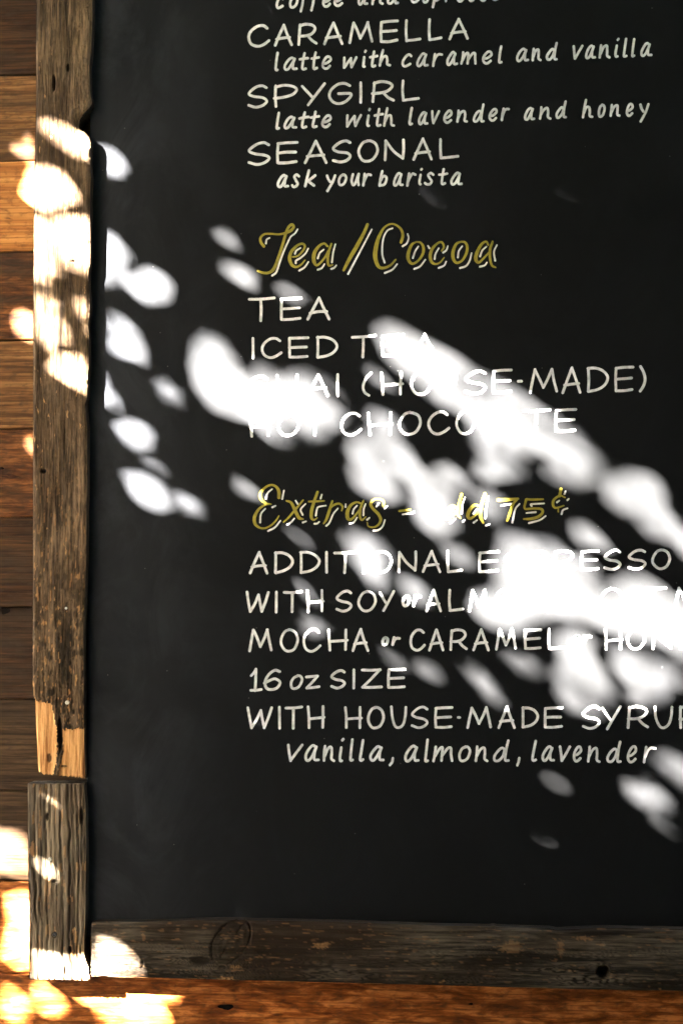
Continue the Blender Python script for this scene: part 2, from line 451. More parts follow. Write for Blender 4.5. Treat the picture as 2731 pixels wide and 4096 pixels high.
# lower left stile: grey with deep grooves
A2 = [(3125, 108), (3300, 109), (3500, 111), (3700, 115), (3850, 114), (3930, 114)]
B2 = [(3125, 334), (3160, 336), (3250, 341), (3400, 343), (3550, 341), (3650, 341), (3750, 335), (3820, 334), (3850, 341), (3870, 350), (3930, 358)]
def rel_lower(X, Z, s, T):
    ua, za = X*1000, Z*1000
    wv = (fbm(ua/60, za/45, 8, 3)-.5)
    c = s*88+wv*9
    D = np.zeros_like(X)+.0010; cr = np.zeros_like(X)
    for k, (c0, dep, wid) in enumerate([(4, .7, .9), (13, .9, 1.0), (21, .6, .8), (29, 1.1, 1.1), (38, .8, .9), (44, .5, .7), (52, 1.0, 1.1), (63, 1.2, 1.2), (71, .5, .7), (77, 1.0, 1.1), (84, .6, .8)]):
        loc = c0+(vnoise(za/38, za*0+k, 55+k)-.5)*2.6
        wd = wid*(.55+.9*vnoise(za/22, za*0+k*3, 85+k))
        q = np.exp(-((c-loc)/wd)**2)*dep*(.55+.6*vnoise(za/30, za*0+k*5, 95+k))
        D += q*.0030; cr = np.maximum(cr, np.clip(q*1.1-.28, 0, 1))
    g = fbm(ua/1.8, za/22, 25, 3); D += (g-.5)*.0009
    for (u, v, du, dv) in [(189, 3268, 5, 13), (217, 3529, 11, 7), (217, 3741, 8, 8), (279, 3803, 6, 12), (324, 3265, 6, 28)]:
        x0, z0 = Xof(u, v), Zof(v, u)
        q = np.clip((1.4-np.hypot((X-x0)/(du*.00039), (Z-z0)/(dv*.00039)))*2, 0, 1); D += q*.004; cr = np.maximum(cr, q)
    fr = ((fbm(ua/5, za/25, 131, 2) > .70) & (cr < .3))*.28
    return D, fr, cr*.92
def ends2(T, s, lo, hi):
    w_ = np.clip(1-(hi-T)/.02, 0, 1)
    return w_*(s-.5)*.002+(np.clip(1-(T-lo)/.015, 0, 1))*(fbm(s*30, s*0, 13)-.5)*.002
M2 = frame_wood('barn_wood_grooved', 2, grey=(.25, .19, .125), dark=(.034, .022, .014), warm=(.46, .25, .11), seed=4.2, warm_at=.72)
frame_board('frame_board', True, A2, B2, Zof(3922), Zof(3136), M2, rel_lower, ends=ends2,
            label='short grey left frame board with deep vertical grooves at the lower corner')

# bottom rail
A3 = [(360, 3697), (372, 3692), (385, 3690), (560, 3691), (700, 3688), (800, 3684), (860, 3682), (935, 3683), (1000, 3685), (1300, 3690), (1750, 3706), (1960, 3710), (1975, 3706), (1985, 3711), (2200, 3718), (2225, 3723), (2400, 3714), (2731, 3720), (4400, 3752)]
B3 = [(360, 3910), (700, 3918), (1200, 3932), (1750, 3946), (2200, 3959), (2731, 3970), (4400, 4008)]
def rel_rail(X, Z, s, T):
    ua, za = X*1000, Z*1000
    kx, kz = P(921, 3771, Y_FRAME)[[0, 2]]
    dx, dz = (X-kx)*1000, (Z-kz)*1000
    a = math.radians(52); e1 = dx*math.cos(a)+dz*math.sin(a); e2 = -dx*math.sin(a)+dz*math.cos(a)
    r = np.hypot(e1/39, e2/24)
    # growth lines flow round the knot
    push = 11*np.exp(-(r/1.5)**2)*np.sign(dz+.01)*np.clip(np.abs(dz)/14, 0, 1)
    zz = za-push+(fbm(ua/90, za/30, 18, 3)-.5)*8
    g = .5+.5*np.sin(zz*2*math.pi/(4.2+1.2*vnoise(zz/20, zz*0, 19))+3*fbm(ua/70, za/14, 28, 2))
    f = fbm(ua/18, zz/1.6, 38, 3)
    low = np.clip(.45+(s-.35)*1.4, .25, 1)
    D = .0010+(1-g)**2*.0011*low+(f-.5)*.0010
    saw = np.clip(vnoise(ua/3.2+za/30, za/400, 48)-.62, 0, 1)*.0012; D = D+saw
    cr = np.clip((1-g-.42)*2.0, 0, .95)*low*(.4+.9*vnoise(ua/45, za/12, 58))
    th = np.arctan2(e2, e1); rj = r*(1+.07*(vnoise(th*2.2+9, th*0, 66)-.5)+.03*(vnoise(th*9+9, th*0, 67)-.5)); ring = np.clip(1.15-np.abs(rj-1)/(.018+.045*vnoise(th*1.7+5, th*0, 68)), 0, 1)*np.clip(vnoise(th*1.3+3, th*0, 69)*2.4-.25, .15, 1); D = D+ring*.004
    inner = r < .93; D = D+inner*.0006
    ck = inner*np.clip(1.2-np.abs(e2+1.5*np.sin(e1/6)+2*(vnoise(e1/5, e1*0, 65)-.5))/.75, 0, 1)*((e1 < -8) | (e1 > 14))*.9
    rr_ = .5+.5*np.sin(rj*17); D = D+inner*rr_*.0006; cr = np.maximum(cr, inner*(.25+.35*rr_*vnoise(dx/5, dz/5, 64))); D = D+ck*.003; cr = np.maximum(cr, ck)
    cr = np.maximum(cr, ring)
    ck2 = np.clip(1.3-np.abs((dx-4)-(dz-22)*.75)/.8, 0, 1)*(dz > 14)*(dz < 36); cr = np.maximum(cr, ck2)
    # long check left of the knot
    zc = P(500, 3772, Y_FRAME)[2]*1000
    ck3 = np.clip(1.2-np.abs(za-zc-(fbm(ua/30, ua*0, 6)-.5)*3)/.55, 0, 1)*(dx < -27)*(vnoise(ua/14, ua*0, 7)*.8+.35); D = D+ck3*.0016; cr = np.maximum(cr, ck3*.8)
    for (u, v, du, dv, dp) in [(2414, 3890, 24, 21, .016), (800, 3846, 40, 16, .003), (567, 3858, 4, 18, .004), (1050, 3810, 26, 5, .002)]:
        x0, z0 = P(u, v, Y_FRAME)[[0, 2]]
        rr = np.hypot((X-x0)/(du*.00039), (Z-z0)/(dv*.00039))
        q = np.clip((1.15-rr)*4, 0, 1); D = D+q*dp; cr = np.maximum(cr, q)
    fr = np.zeros_like(X)
    for (u, v, du, dv, am) in [(1285, 3785, 34, 12, .55), (2045, 3790, 44, 26, .32), (2240, 3800, 14, 30, .30), (940, 3872, 22, 8, .35), (1767, 3935, 10, 12, .5), (2335, 3757, 32, 9, .35), (905, 3917, 34, 7, .7), (2638, 3961, 6, 4, .8), (648, 3725, 14, 8, .3), (575, 3752, 8, 14, .35)]:
        x0, z0 = P(u, v, Y_FRAME)[[0, 2]]
        rr = np.hypot((X-x0)/(du*.00039), (Z-z0)/(dv*.00039))+(fbm(ua/4, za/3, 141)-.5)*1.6
        fr = np.maximum(fr, np.clip((1.1-rr)*3, 0, 1)*am*.6)
    fr = np.maximum(fr, np.clip((fbm(ua/14, za/2, 151, 3)-.70)*12, 0, 1)*.16)
    edge = np.clip(1-(1-s)*90/1.6, 0, 1)*np.clip((vnoise(ua/25, ua*0, 17)-.35)*3, 0, 1); fr = np.maximum(fr, edge*.5)
    return D, fr, cr*.9
M3 = frame_wood('barn_wood_rail', 0, grey=(.110, .086, .060), dark=(.008, .005, .003), warm=(.24, .115, .04), seed=8.8, warm_at=.80, blot=.88)
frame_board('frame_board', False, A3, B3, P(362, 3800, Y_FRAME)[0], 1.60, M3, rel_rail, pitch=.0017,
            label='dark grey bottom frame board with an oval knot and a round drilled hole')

# screws and nails driven into the frame
def screw(u, v, rpx, metal, name='screw'):
    c = P(u, v, Y_FRAME-.0002); r = rpx*.00039; n = 12
    vs = [c+np.array([0, .0004, 0])]
    for rr, dy in ((.35, .0004), (.45, -.0004), (1.0, -.0002), (1.0, .004)):
        for q in range(n): vs.append(c+np.array([r*rr*math.cos(2*math.pi*q/n), dy, r*rr*math.sin(2*math.pi*q/n)]))
    f = [(0, 1+(q+1) % n, 1+q) for q in range(n)]
    for a in range(3): f += [(1+a*n+q, 1+a*n+(q+1) % n, 1+(a+1)*n+(q+1) % n, 1+(a+1)*n+q) for q in range(n)]
    return mesh_obj(name, vs, f, metal, board, origin=c)
ks = NT('zinc'); ks.b.inputs['Base Color'].default_value = (.55, .54, .5, 1); ks.b.inputs['Metallic'].default_value = .8; ks.rough(.35)
ki = NT('old_iron'); ki.b.inputs['Base Color'].default_value = (.03, .025, .022, 1); ki.rough(.7)
screw(268, 2811, 8, ks.m); screw(199, 3439, 8, ks.m); screw(264, 2433, 5, ks.m)
screw(217, 3741, 8, ki.m, 'nail')

# ------------------------------------------------------------------ lettering: painted pen strokes on the panel
def paint(name, colr, rough=.5, vary=.17):
    k = NT(name)
    a = k.noise(k.coord((90, 10, 90)), 1, 3, .6); b = k.noise(k.coord((600, 50, 240)), 1, 3, .6)
    lo = tuple(x*(1-vary*1.9) for x in colr); hi = tuple(min(1, x*(1+vary*.5)) for x in colr)
    c = k.mix(k.ramp(b, [(.33, .28), (.55, 0)]), k.ramp(a, [(.30, lo), (.62, hi)]), tuple(x*.7 for x in colr))
    k.col(c); k.rough(rough, .3)
    return k.m
WHITE = paint('white_paint_pen', (.80, .785, .775))
GOLD = paint('olive_gold_paint', (.33, .27, .036), .45, .2)

G = {  # glyphs in a unit box: x 0..1, y 0 = baseline, 1 = cap height (or x-height)
 'A': [[(.02, 0), (.26, .5), (.52, 1)], [(.52, 1), (.75, .5), (.98, 0)], [(.12, .30), (.5, .34), (.88, .36)]],
 'C': [[(.92, .86), (.72, .99), (.42, .96), (.12, .72), (.03, .42), (.16, .12), (.46, 0), (.74, .08), (1, .26)]],
 'D': [[(.06, .98), (.07, .5), (.06, .02)], [(.04, .97), (.42, .97), (.78, .84), (.98, .58), (.86, .30), (.52, .10), (.06, .02)]],
 'E': [[(.06, .96), (.03, .5), (.05, .03)], [(.05, .95), (.5, .98), (1, .99)], [(.04, .50), (.45, .52), (.92, .54)], [(.05, .03), (.5, .03), (.96, .07)]],
 'G': [[(.92, .86), (.68, .99), (.38, .94), (.10, .68), (.04, .36), (.20, .08), (.50, 0), (.80, .14), (.96, .45), (.42, .49)]],
 'H': [[(.06, .98), (.10, .5), (.12, 0)], [(.94, 1), (.93, .5), (.92, .02)], [(.10, .42), (.55, .45), (1, .48)]],
 'I': [[(.5, 1), (.52, .5), (.45, 0)]],
 'K': [[(.10, 1), (.08, .5), (.10, 0)], [(.92, .96), (.50, .66), (.12, .42)], [(.30, .50), (.62, .25), (.96, .03)]],
 'L': [[(.08, 1), (.05, .5), (.09, .04)], [(.09, .03), (.5, .05), (1, .10)]],
 'M': [[(.02, 0), (.1, .45), (.19, .97)], [(.19, .97), (.34, .62), (.49, .20)], [(.49, .20), (.66, .58), (.80, .98)], [(.80, .98), (.88, .5), (.98, .04)]],
 'N': [[(.03, .02), (.05, .5), (.06, .97)], [(.06, .97), (.45, .45), (.90, .10)], [(.94, 1), (.95, .5), (.90, .08)]],
 'O': [[(.52, 1), (.26, .90), (.06, .60), (.05, .32), (.24, .06), (.50, 0), (.78, .12), (.97, .48), (.88, .82), (.66, .97), (.46, .99)]],
 'P': [[(.08, .98), (.06, .5), (.08, 0)], [(.06, .93), (.45, .99), (.82, .92), (.98, .76), (.80, .54), (.42, .42), (.02, .39)]],
 'R': [[(.10, .96), (.06, .5), (.03, .02)], [(.08, .92), (.40, .99), (.78, .92), (.92, .74), (.72, .52), (.40, .43), (.03, .42)], [(.52, .42), (.74, .20), (.98, .05)]],
 'S': [[(.95, .90), (.72, 1), (.38, .92), (.06, .66), (.30, .50), (.78, .42), (.96, .26), (.76, .07), (.42, 0), (.05, .10)]],
 'T': [[(.0, .95), (.5, .95), (1, .99)], [(.47, .95), (.48, .5), (.46, 0)]],
 'U': [[(.05, 1), (.10, .50), (.28, .10), (.52, 0), (.78, .16), (.92, .55), (.97, .98)]],
 'W': [[(.02, 1), (.10, .5), (.18, .02)], [(.18, .02), (.40, .45), (.55, .85)], [(.55, .85), (.62, .45), (.70, .02)], [(.70, .02), (.86, .5), (.99, .98)]],
 'Y': [[(.02, .92), (.26, .62), (.48, .34)], [(.98, 1), (.62, .48), (.28, .0)]],
 'Z': [[(.02, .94), (.5, .93), (.95, .96)], [(.95, .96), (.5, .50), (.05, .06)], [(.05, .06), (.5, .04), (1, .07)]],
 '1': [[(.04, .70), (.30, .84), (.50, 1)], [(.50, 1), (.47, .5), (.42, .0)], [(.0, .03), (.5, .01), (1, .05)]],
 '6': [[(.95, .90), (.66, .97), (.30, .76), (.08, .40), (.16, .10), (.46, 0), (.80, .10), (.96, .36), (.70, .53), (.36, .48), (.03, .34)]],
 '(': [[(.95, 1), (.40, .76), (.06, .42), (.24, .14), (.72, .0)]],
 ')': [[(.10, 1), (.72, .76), (.96, .48), (.70, .22), (.05, .0)]],
 '-': [[(0, .5), (1, .5)]],
}
L_ = {  # lower case, y 1 = x-height; drawn slanted as in the photograph
 'a': [[(.84, .86), (.62, 1), (.34, .80), (.08, .38), (.08, .06), (.26, .0), (.52, .26), (.84, .86)], [(.86, .90), (.72, .50), (.72, .08), (1, .04)]],
 'b': [[(.36, 1.28), (.14, .6), (.04, .0)], [(.12, .42), (.44, .82), (.76, .78), (.86, .48), (.56, .10), (.04, .0)]],
 'c': [[(.96, .86), (.70, 1), (.36, .84), (.08, .44), (.10, .10), (.38, .0), (.84, .20)]],
 'd': [[(.74, .80), (.54, .90), (.28, .70), (.06, .32), (.10, .03), (.34, .03), (.60, .35), (.74, .80)], [(.96, 1.42), (.80, .80), (.74, .08), (.96, .02)]],
 'e': [[(.10, .38), (.52, .46), (.90, .70), (.84, .96), (.52, .96), (.16, .60), (.06, .22), (.28, .0), (.58, .02), (.84, .20)]],
 'f': [[(1, 1.4), (.70, 1.4), (.46, .9), (.30, .2), (.12, -.35)], [(.1, .9), (.9, .98)]],
 'h': [[(.34, 1.42), (.16, .7), (.04, .0)], [(.10, .30), (.38, .78), (.66, .82), (.74, .50), (.74, .10), (1, .02)]],
 'i': [[(.50, .88), (.20, .30), (.24, .03), (.62, .02)], [(.80, 1.36), (.98, 1.44)]],
 'k': [[(.42, 1.36), (.24, .7), (.10, .0)], [(.98, .90), (.60, .60), (.28, .42)], [(.36, .46), (.60, .25), (.88, .04)]],
 'l': [[(.84, 1.42), (.42, .80), (.12, .16), (.28, .0), (.86, .04)]],
 'm': [[(.12, .98), (.08, .5), (.0, .02)], [(.06, .30), (.30, .82), (.46, .90), (.44, .5), (.42, .04)], [(.44, .34), (.72, .84), (.90, .86), (.90, .45), (.94, .0)]],
 'n': [[(.16, 1), (.10, .5), (.03, .02)], [(.08, .28), (.40, .80), (.72, .92), (.78, .56), (.76, .14), (.98, .0)]],
 'o': [[(.58, .97), (.28, .84), (.06, .46), (.12, .08), (.40, .0), (.74, .20), (.94, .66), (.80, .94), (.56, .98)]],
 'p': [[(.42, 1), (.26, .4), (.04, -.52)], [(.34, .62), (.62, .96), (.90, .84), (.94, .48), (.66, .12), (.28, .04)]],
 'r': [[(.24, .98), (.14, .5), (.05, .0)], [(.10, .26), (.38, .74), (.66, .94), (1, .90)]],
 's': [[(.96, .86), (.66, .99), (.34, .82), (.52, .54), (.76, .26), (.56, .03), (.20, .0), (.03, .12)]],
 't': [[(.58, 1.38), (.42, .8), (.30, .16), (.42, .0), (.72, .06)], [(.02, .86), (.5, .92), (1, .96)]],
 'u': [[(.18, 1), (.04, .45), (.18, .06), (.50, .20), (.96, 1)], [(.96, 1), (.86, .5), (.92, .02)]],
 'v': [[(.04, 1), (.10, .5), (.20, .02)], [(.20, .02), (.55, .48), (.98, 1)]],
 'w': [[(.08, .95), (.06, .5), (.06, .0)], [(.06, .0), (.30, .45), (.56, .86)], [(.56, .86), (.58, .4), (.62, .03)], [(.62, .03), (.80, .5), (.98, .95)]],
 'y': [[(.05, .95), (.20, .62), (.42, .38)], [(.98, .98), (.66, .32), (.10, -.48)]],
 'z': [[(.02, .94), (.5, .97), (.88, 1)], [(.88, 1), (.45, .45), (.06, .06)], [(.06, .04), (.5, .04), (1, .12)]],
 ',': [[(.92, .20), (.72, -.06), (.12, -.30)]],
}
_lay = [0]
def stroke_mesh(pts, V, F, lift):
    """pts: rows of photo x, photo y, half width in photo px -> flat rounded ribbon on the panel"""
    p = np.asarray(pts, float)
    t = np.gradient(p[:, :2], axis=0); t /= np.maximum(np.linalg.norm(t, axis=1), 1e-6)[:, None]
    nrm = np.stack([-t[:, 1], t[:, 0]], 1)
    Lp = p[:, :2]+nrm*p[:, 2:3]; Rp = p[:, :2]-nrm*p[:, 2:3]
    def cap(c, r, d, sgn):
        a0 = math.atan2(d[1], d[0]); out = []
        for k in range(1, 6):
            a = a0+sgn*(math.pi/2-math.pi*k/6)
            out.append((c[0]+r*math.cos(a), c[1]+r*math.sin(a)))
        return out
    capE = cap(p[-1, :2], p[-1, 2], t[-1], 1)
    capS = cap(p[0, :2], p[0, 2], -t[0], 1)
    n = len(p); k0 = len(V); top = Y_PANEL-lift
    def W3(q, y): return P(q[0], q[1], Y_PANEL)*np.array([1, 0, 1])+np.array([0, y, 0])
    for q in Lp: V.append(W3(q, top))
    for q in Rp: V.append(W3(q, top))
    for q in capE: V.append(W3(q, top))
    for q in capS: V.append(W3(q, top))
    for i in range(n-1): F.append((k0+i, k0+i+1, k0+n+i+1, k0+n+i))
    cE = [k0+n-1]+[k0+2*n+i for i in range(5)]+[k0+2*n-1]
    cS = [k0+n]+[k0+2*n+5+i for i in range(5)]+[k0]
    F.append(tuple(cE)); F.append(tuple(cS))
    loop = list(range(k0, k0+n))+[k0+2*n+i for i in range(5)]+list(range(k0+2*n-1, k0+n-1, -1))+[k0+2*n+5+i for i in range(5)]
    b0 = len(V)
    for i in loop: V.append(np.array([V[i][0], Y_PANEL+.0002, V[i][2]]))
    m = len(loop)
    for i in range(m): F.append((loop[i], b0+i, b0+(i+1) % m, loop[(i+1) % m]))

rt = np.random.default_rng(21)
def word(text, boxes, x_org, y_org, sc, base, top, wpx, label, glyphs, extra=1.0):
    V, F = [], []
    xa, xb = boxes[0][0], boxes[-1][1]; k = 0; wh = wpx/2
    for ch, (x0, x1) in zip(text, boxes):
        g = glyphs[ch]; xm = (x0+x1)/2; f = (xm-xa)/max(1, xb-xa)
        b = base[0]+(base[1]-base[0])*f; tp = top[0]+(top[1]-top[0])*f
        slope = (base[1]-base[0])/max(1, xb-xa)
        jb = rt.normal(0, 1.6)
        i0, i1 = (x0+wh, x1-wh) if (x1-x0) > 2.2*wh else ((x0+x1)/2-1, (x0+x1)/2+1)
        bb, tt = b-wh+jb, tp+wh+rt.normal(0, 1.6)
        for s in g:
            pts = []
            for (gx, gy) in s:
                x = i0+(i1-i0)*gx+rt.normal(0, .9); y = bb+(tt-bb)*gy+slope*(x-xm)+rt.normal(0, .9)
                pts.append((x_org+x/sc, y_org+y/sc, wh/sc))
            q = catmull(pts, 2.6)
            ww = 1+.10*(vnoise(np.arange(len(q))*.22, np.full(len(q), rt.random()*50), 3)-.5)+rt.normal(0, .02)
            q[:, 2] = wh/sc*ww*extra
            q[0, 2] *= .96; q[-1, 2] *= 1.0
            stroke_mesh(q, V, F, .00035+.00004*(k % 9)); k += 1
    V = np.array(V)
    org = V.mean(0); org[1] = Y_PANEL
    return mesh_obj('word', V, F, WHITE, board, origin=org, label=label)

XO, SC = 950, 1.7422
def caps(text, boxes, yo, base, top, label=None, w=18.5): word(text, boxes, XO, yo, SC, base, top, w, label or 'white capitals reading '+text, G)
def low(text, boxes, yo, base, top, label=None, w=17.2, e=1.0): word(text, boxes, XO, yo, SC, base, top, w, label or 'white slanted script reading '+text, L_, e)

# line cut by the top of the picture
low('coffee', [(262, 328), (355, 430), (425, 500), (500, 572), (585, 662), (665, 745)], 0, (62, 44), (-32, -50))
low('and', [(833, 910), (928, 1020), (1035, 1128)], 0, (40, 26), (-54, -68))
low('espresso', [(1200, 1275), (1285, 1345), (1350, 1425), (1440, 1505), (1522, 1592), (1605, 1665), (1685, 1745), (1765, 1845)], 0, (20, 3), (-74, -91))
caps('CARAMELLA', [(65, 228), (250, 388), (415, 560), (592, 740), (768, 948), (985, 1125), (1160, 1280), (1320, 1425), (1465, 1612)], 0, (332, 278), (168, 116))
low('latte', [(255, 290), (315, 420), (425, 500), (503, 575), (580, 662)], 0, (494, 480), (394, 378))
low('with', [(728, 838), (862, 900), (915, 980), (980, 1068)], 0, (480, 462), (388, 366))
low('caramel', [(1138, 1222), (1240, 1332), (1350, 1430), (1450, 1535), (1550, 1672), (1700, 1782), (1810, 1847)], 0, (470, 440), (368, 343))
low('and', [(1935, 2030), (2045, 2118), (2143, 2235)], 0, (433, 420), (333, 324))
low('vanilla', [(2330, 2412), (2417, 2496), (2513, 2598), (2620, 2663), (2680, 2720), (2738, 2775), (2800, 2890)], 0, (415, 390), (312, 288))
caps('SPYGIRL', [(62, 218), (245, 425), (438, 618), (625, 805), (846, 872), (928, 1098), (1135, 1270)], 0, (756, 704), (590, 548))
low('latte', [(262, 300), (315, 415), (420, 505), (500, 575), (578, 662)], 400, (206, 192), (110, 96), w=18)
low('with', [(748, 870), (893, 930), (945, 1020), (1010, 1097)], 400, (190, 182), (92, 82))
low('lavender', [(1188, 1225), (1252, 1330), (1345, 1413), (1430, 1503), (1520, 1607), (1633, 1725), (1743, 1817), (1830, 1897)], 400, (174, 142), (78, 46))
low('and', [(1990, 2073), (2095, 2187), (2210, 2297)], 400, (144, 126), (44, 34))
low('honey', [(2395, 2480), (2505, 2568), (2588, 2670), (2700, 2763), (2793, 2872)], 400, (124, 112), (26, 12))
caps('SEASONAL', [(62, 235), (265, 425), (458, 628), (650, 800), (830, 988), (1015, 1172), (1215, 1362), (1395, 1545)], 400, (458, 412), (288, 258))
low('ask', [(268, 360), (370, 438), (455, 550)], 400, (614, 606), (514, 506), w=18)
low('your', [(612, 690), (693, 768), (785, 855), (865, 935)], 400, (604, 600), (512, 502), w=18)
low('barista', [(980, 1055), (1078, 1158), (1172, 1248), (1255, 1292), (1297, 1375), (1397, 1467), (1477, 1568)], 400, (602, 592), (504, 496))
caps('TEA', [(72, 265), (290, 450), (478, 650)], 1150, (240, 230), (64, 60))
caps('ICED', [(94, 122), (158, 315), (348, 500), (540, 705)], 1150, (498, 500), (345, 332))
caps('TEA', [(790, 968), (995, 1165), (1225, 1378)], 1150, (494, 474), (326, 312))
caps('CHAI', [(60, 228), (258, 435), (480, 640), (684, 712)], 1350, (418, 412), (262, 245))
caps('(HOUSE-MADE)', [(862, 942), (985, 1158), (1195, 1362), (1385, 1540), (1572, 1740), (1767, 1917), (1945, 1987), (2025, 2237), (2253, 2400), (2425, 2590), (2620, 2763), (2793, 2847)], 1350, (412, 380), (238, 192), 'white capitals in brackets reading HOUSE-MADE')
caps('HOT', [(72, 235), (270, 440), (470, 615)], 1350, (694, 686), (528, 530))
caps('CHOCOLATE', [(710, 870), (890, 1087), (1112, 1288), (1318, 1480), (1512, 1665), (1692, 1790), (1815, 1960), (1985, 2183), (2203, 2365)], 1350, (692, 666), (520, 490))
caps('ADDITIONAL', [(78, 218), (248, 395), (425, 580), (607, 633), (667, 838), (862, 890), (925, 1085), (1110, 1258), (1280, 1420), (1448, 1568)], 2150, (260, 248), (95, 87))
caps('ESPRESSO', [(1670, 1825), (1845, 1998), (2035, 2173), (2193, 2355), (2383, 2523), (2543, 2680), (2710, 2853), (2878, 3023)], 2150, (252, 226), (92, 76))
caps('WITH', [(52, 225), (256, 284), (315, 455), (470, 605)], 2150, (530, 526), (374, 362))
caps('SOY', [(677, 805), (830, 972), (980, 1100)], 2150, (524, 520), (366, 364))
low('or', [(1140, 1207), (1215, 1280)], 2150, (492, 492), (398, 396), w=21)
caps('ALMOND', [(1305, 1425), (1460, 1578), (1603, 1757), (1785, 1925), (1955, 2105), (2130, 2275)], 2150, (524, 520), (358, 350))
caps('OAT', [(2520, 2690), (2705, 2860), (2825, 2990)], 2150, (516, 508), (346, 342))
caps('MILK', [(3035, 3215), (3245, 3272), (3300, 3420), (3450, 3580)], 2150, (508, 500), (338, 330))
caps('MOCHA', [(72, 248), (290, 432), (448, 585), (617, 772), (792, 918)], 2500, (192, 188), (22, 24))
low('or', [(1000, 1058), (1068, 1138)], 2500, (146, 152), (78, 74), w=20)
caps('CARAMEL', [(1193, 1312), (1323, 1443), (1472, 1605), (1632, 1758), (1790, 1950), (1990, 2122), (2153, 2282)], 2500, (188, 176), (26, 20))
low('or', [(2330, 2393), (2397, 2467)], 2500, (146, 144), (70, 64), w=21)
caps('HONEY', [(2545, 2685), (2703, 2850), (2880, 3040), (3070, 3200), (3220, 3350)], 2500, (180, 178), (22, 20))
caps('16', [(82, 175), (175, 308)], 2500, (466, 460), (298, 304), 'white numerals reading 16')
low('oz', [(360, 464), (468, 578)], 2500, (456, 448), (345, 350), 'white small letters reading oz', w=18)
caps('SIZE', [(640, 760), (796, 824), (855, 1010), (1037, 1175)], 2500, (450, 450), (308, 296))
caps('WITH', [(58, 248), (282, 304), (327, 457), (475, 612)], 2500, (732, 726), (566, 562))
caps('HOUSE-MADE', [(735, 870), (897, 1028), (1057, 1185), (1200, 1335), (1365, 1503), (1528, 1556), (1590, 1775), (1808, 1940), (1972, 2102), (2128, 2270)], 2500, (726, 728), (564, 564))
caps('SYRUPS', [(2392, 2533), (2530, 2678), (2707, 2870), (2892, 3040), (3068, 3200), (3230, 3360)], 2500, (732, 722), (560, 558))
low('vanilla', [(340, 462), (460, 572), (590, 682), (700, 745), (775, 812), (845, 885), (912, 1025)], 2800, (432, 434), (306, 318), w=18)
low(',', [(1050, 1092)], 2800, (434, 434), (320, 320), 'white comma after vanilla', w=18)
low('almond', [(1155, 1270), (1297, 1335), (1355, 1510), (1532, 1632), (1647, 1750), (1773, 1900)], 2800, (438, 434), (314, 318), w=18)
low(',', [(1940, 1972)], 2800, (436, 436), (320, 320), 'white comma after almond', w=17)
low('lavender', [(2043, 2090), (2112, 2212), (2235, 2327), (2330, 2405), (2430, 2532), (2563, 2680), (2707, 2790), (2818, 2917)], 2800, (432, 446), (318, 322), w=18)

# the two gold headings, each letter with its white highlight strokes
def heading(ch, gold, white, xo, yo, s, ww, label):
    def build(name, strokes, mat, parent, lift0, const=None):
        V, F = [], []
        for k, st in enumerate(strokes):
            q = [(xo+p[0]/s, yo+p[1]/s, (const or p[2])/2/s) for p in st]
            q = catmull(q, 2.2)
            if const is None: q[:, 2] = np.maximum(q[:, 2], .8)
            else:
                t = np.linspace(0, 1, len(q)); q[:, 2] *= .82+.26*t
            stroke_mesh(q, V, F, lift0+.00004*k)
        V = np.array(V); org = V.mean(0); org[1] = Y_PANEL
        return mesh_obj(name, V, F, mat, parent, origin=org, label=label if parent is board else None)
    o = build('heading_letter', gold, GOLD, board, .00035)
    if white: build('highlight', white, WHITE, o, .00033, ww)
H = heading
T = (950, 850, 2.6133, 19)
H('T', [[(275, 350, 30), (245, 310, 28), (240, 262, 24), (280, 224, 22), (350, 220, 20), (430, 225, 20), (500, 212, 26), (558, 185, 30), (585, 150, 28), (575, 126, 30), (550, 130, 28), (522, 170, 28), (500, 230, 28), (475, 320, 28), (440, 430, 30), (405, 530, 32), (370, 598, 34), (320, 628, 28), (260, 626, 24), (212, 608, 20)]],
  [[(335, 262), (305, 280), (297, 320)], [(628, 172), (600, 215), (555, 252), (520, 320), (480, 410), (440, 520), (405, 620), (362, 657)]], *T, 'olive gold script capital T of the heading Tea / Cocoa')
H('e', [[(575, 462, 16), (630, 450, 20), (680, 400, 22), (703, 355, 24), (688, 327, 24), (650, 328, 24), (600, 362, 28), (555, 420, 34), (545, 490, 36), (568, 545, 32), (610, 567, 24), (660, 545, 20), (705, 495, 14)]],
  [[(658, 368), (615, 395), (600, 428)], [(738, 374), (710, 425), (660, 470), (612, 500), (608, 526)], [(740, 514), (700, 570), (645, 605)]], *T, 'olive gold script letter e in the heading Tea / Cocoa')
H('a', [[(940, 350, 22), (905, 322, 22), (850, 350, 28), (803, 420, 38), (797, 500, 38), (822, 547, 26), (860, 528, 22), (910, 470, 22), (948, 400, 22)], [(980, 325, 22), (955, 400, 26), (942, 480, 28), (952, 550, 24), (995, 545, 14)]],
  [[(900, 385), (860, 420), (838, 476)], [(1022, 330), (1000, 410), (986, 518)], [(908, 537), (880, 578), (838, 596)], [(1032, 550), (1010, 575), (980, 588)]], *T, 'olive gold script letter a ending the word Tea')
H('slash', [[(1358, 122, 30), (1320, 210, 32), (1245, 350, 40), (1170, 480, 38), (1108, 600, 26)]], [[(1402, 174), (1320, 330), (1240, 480), (1155, 640)]], *T, 'olive gold slash between Tea and Cocoa')
T = (1450, 850, 2.6133, 19)
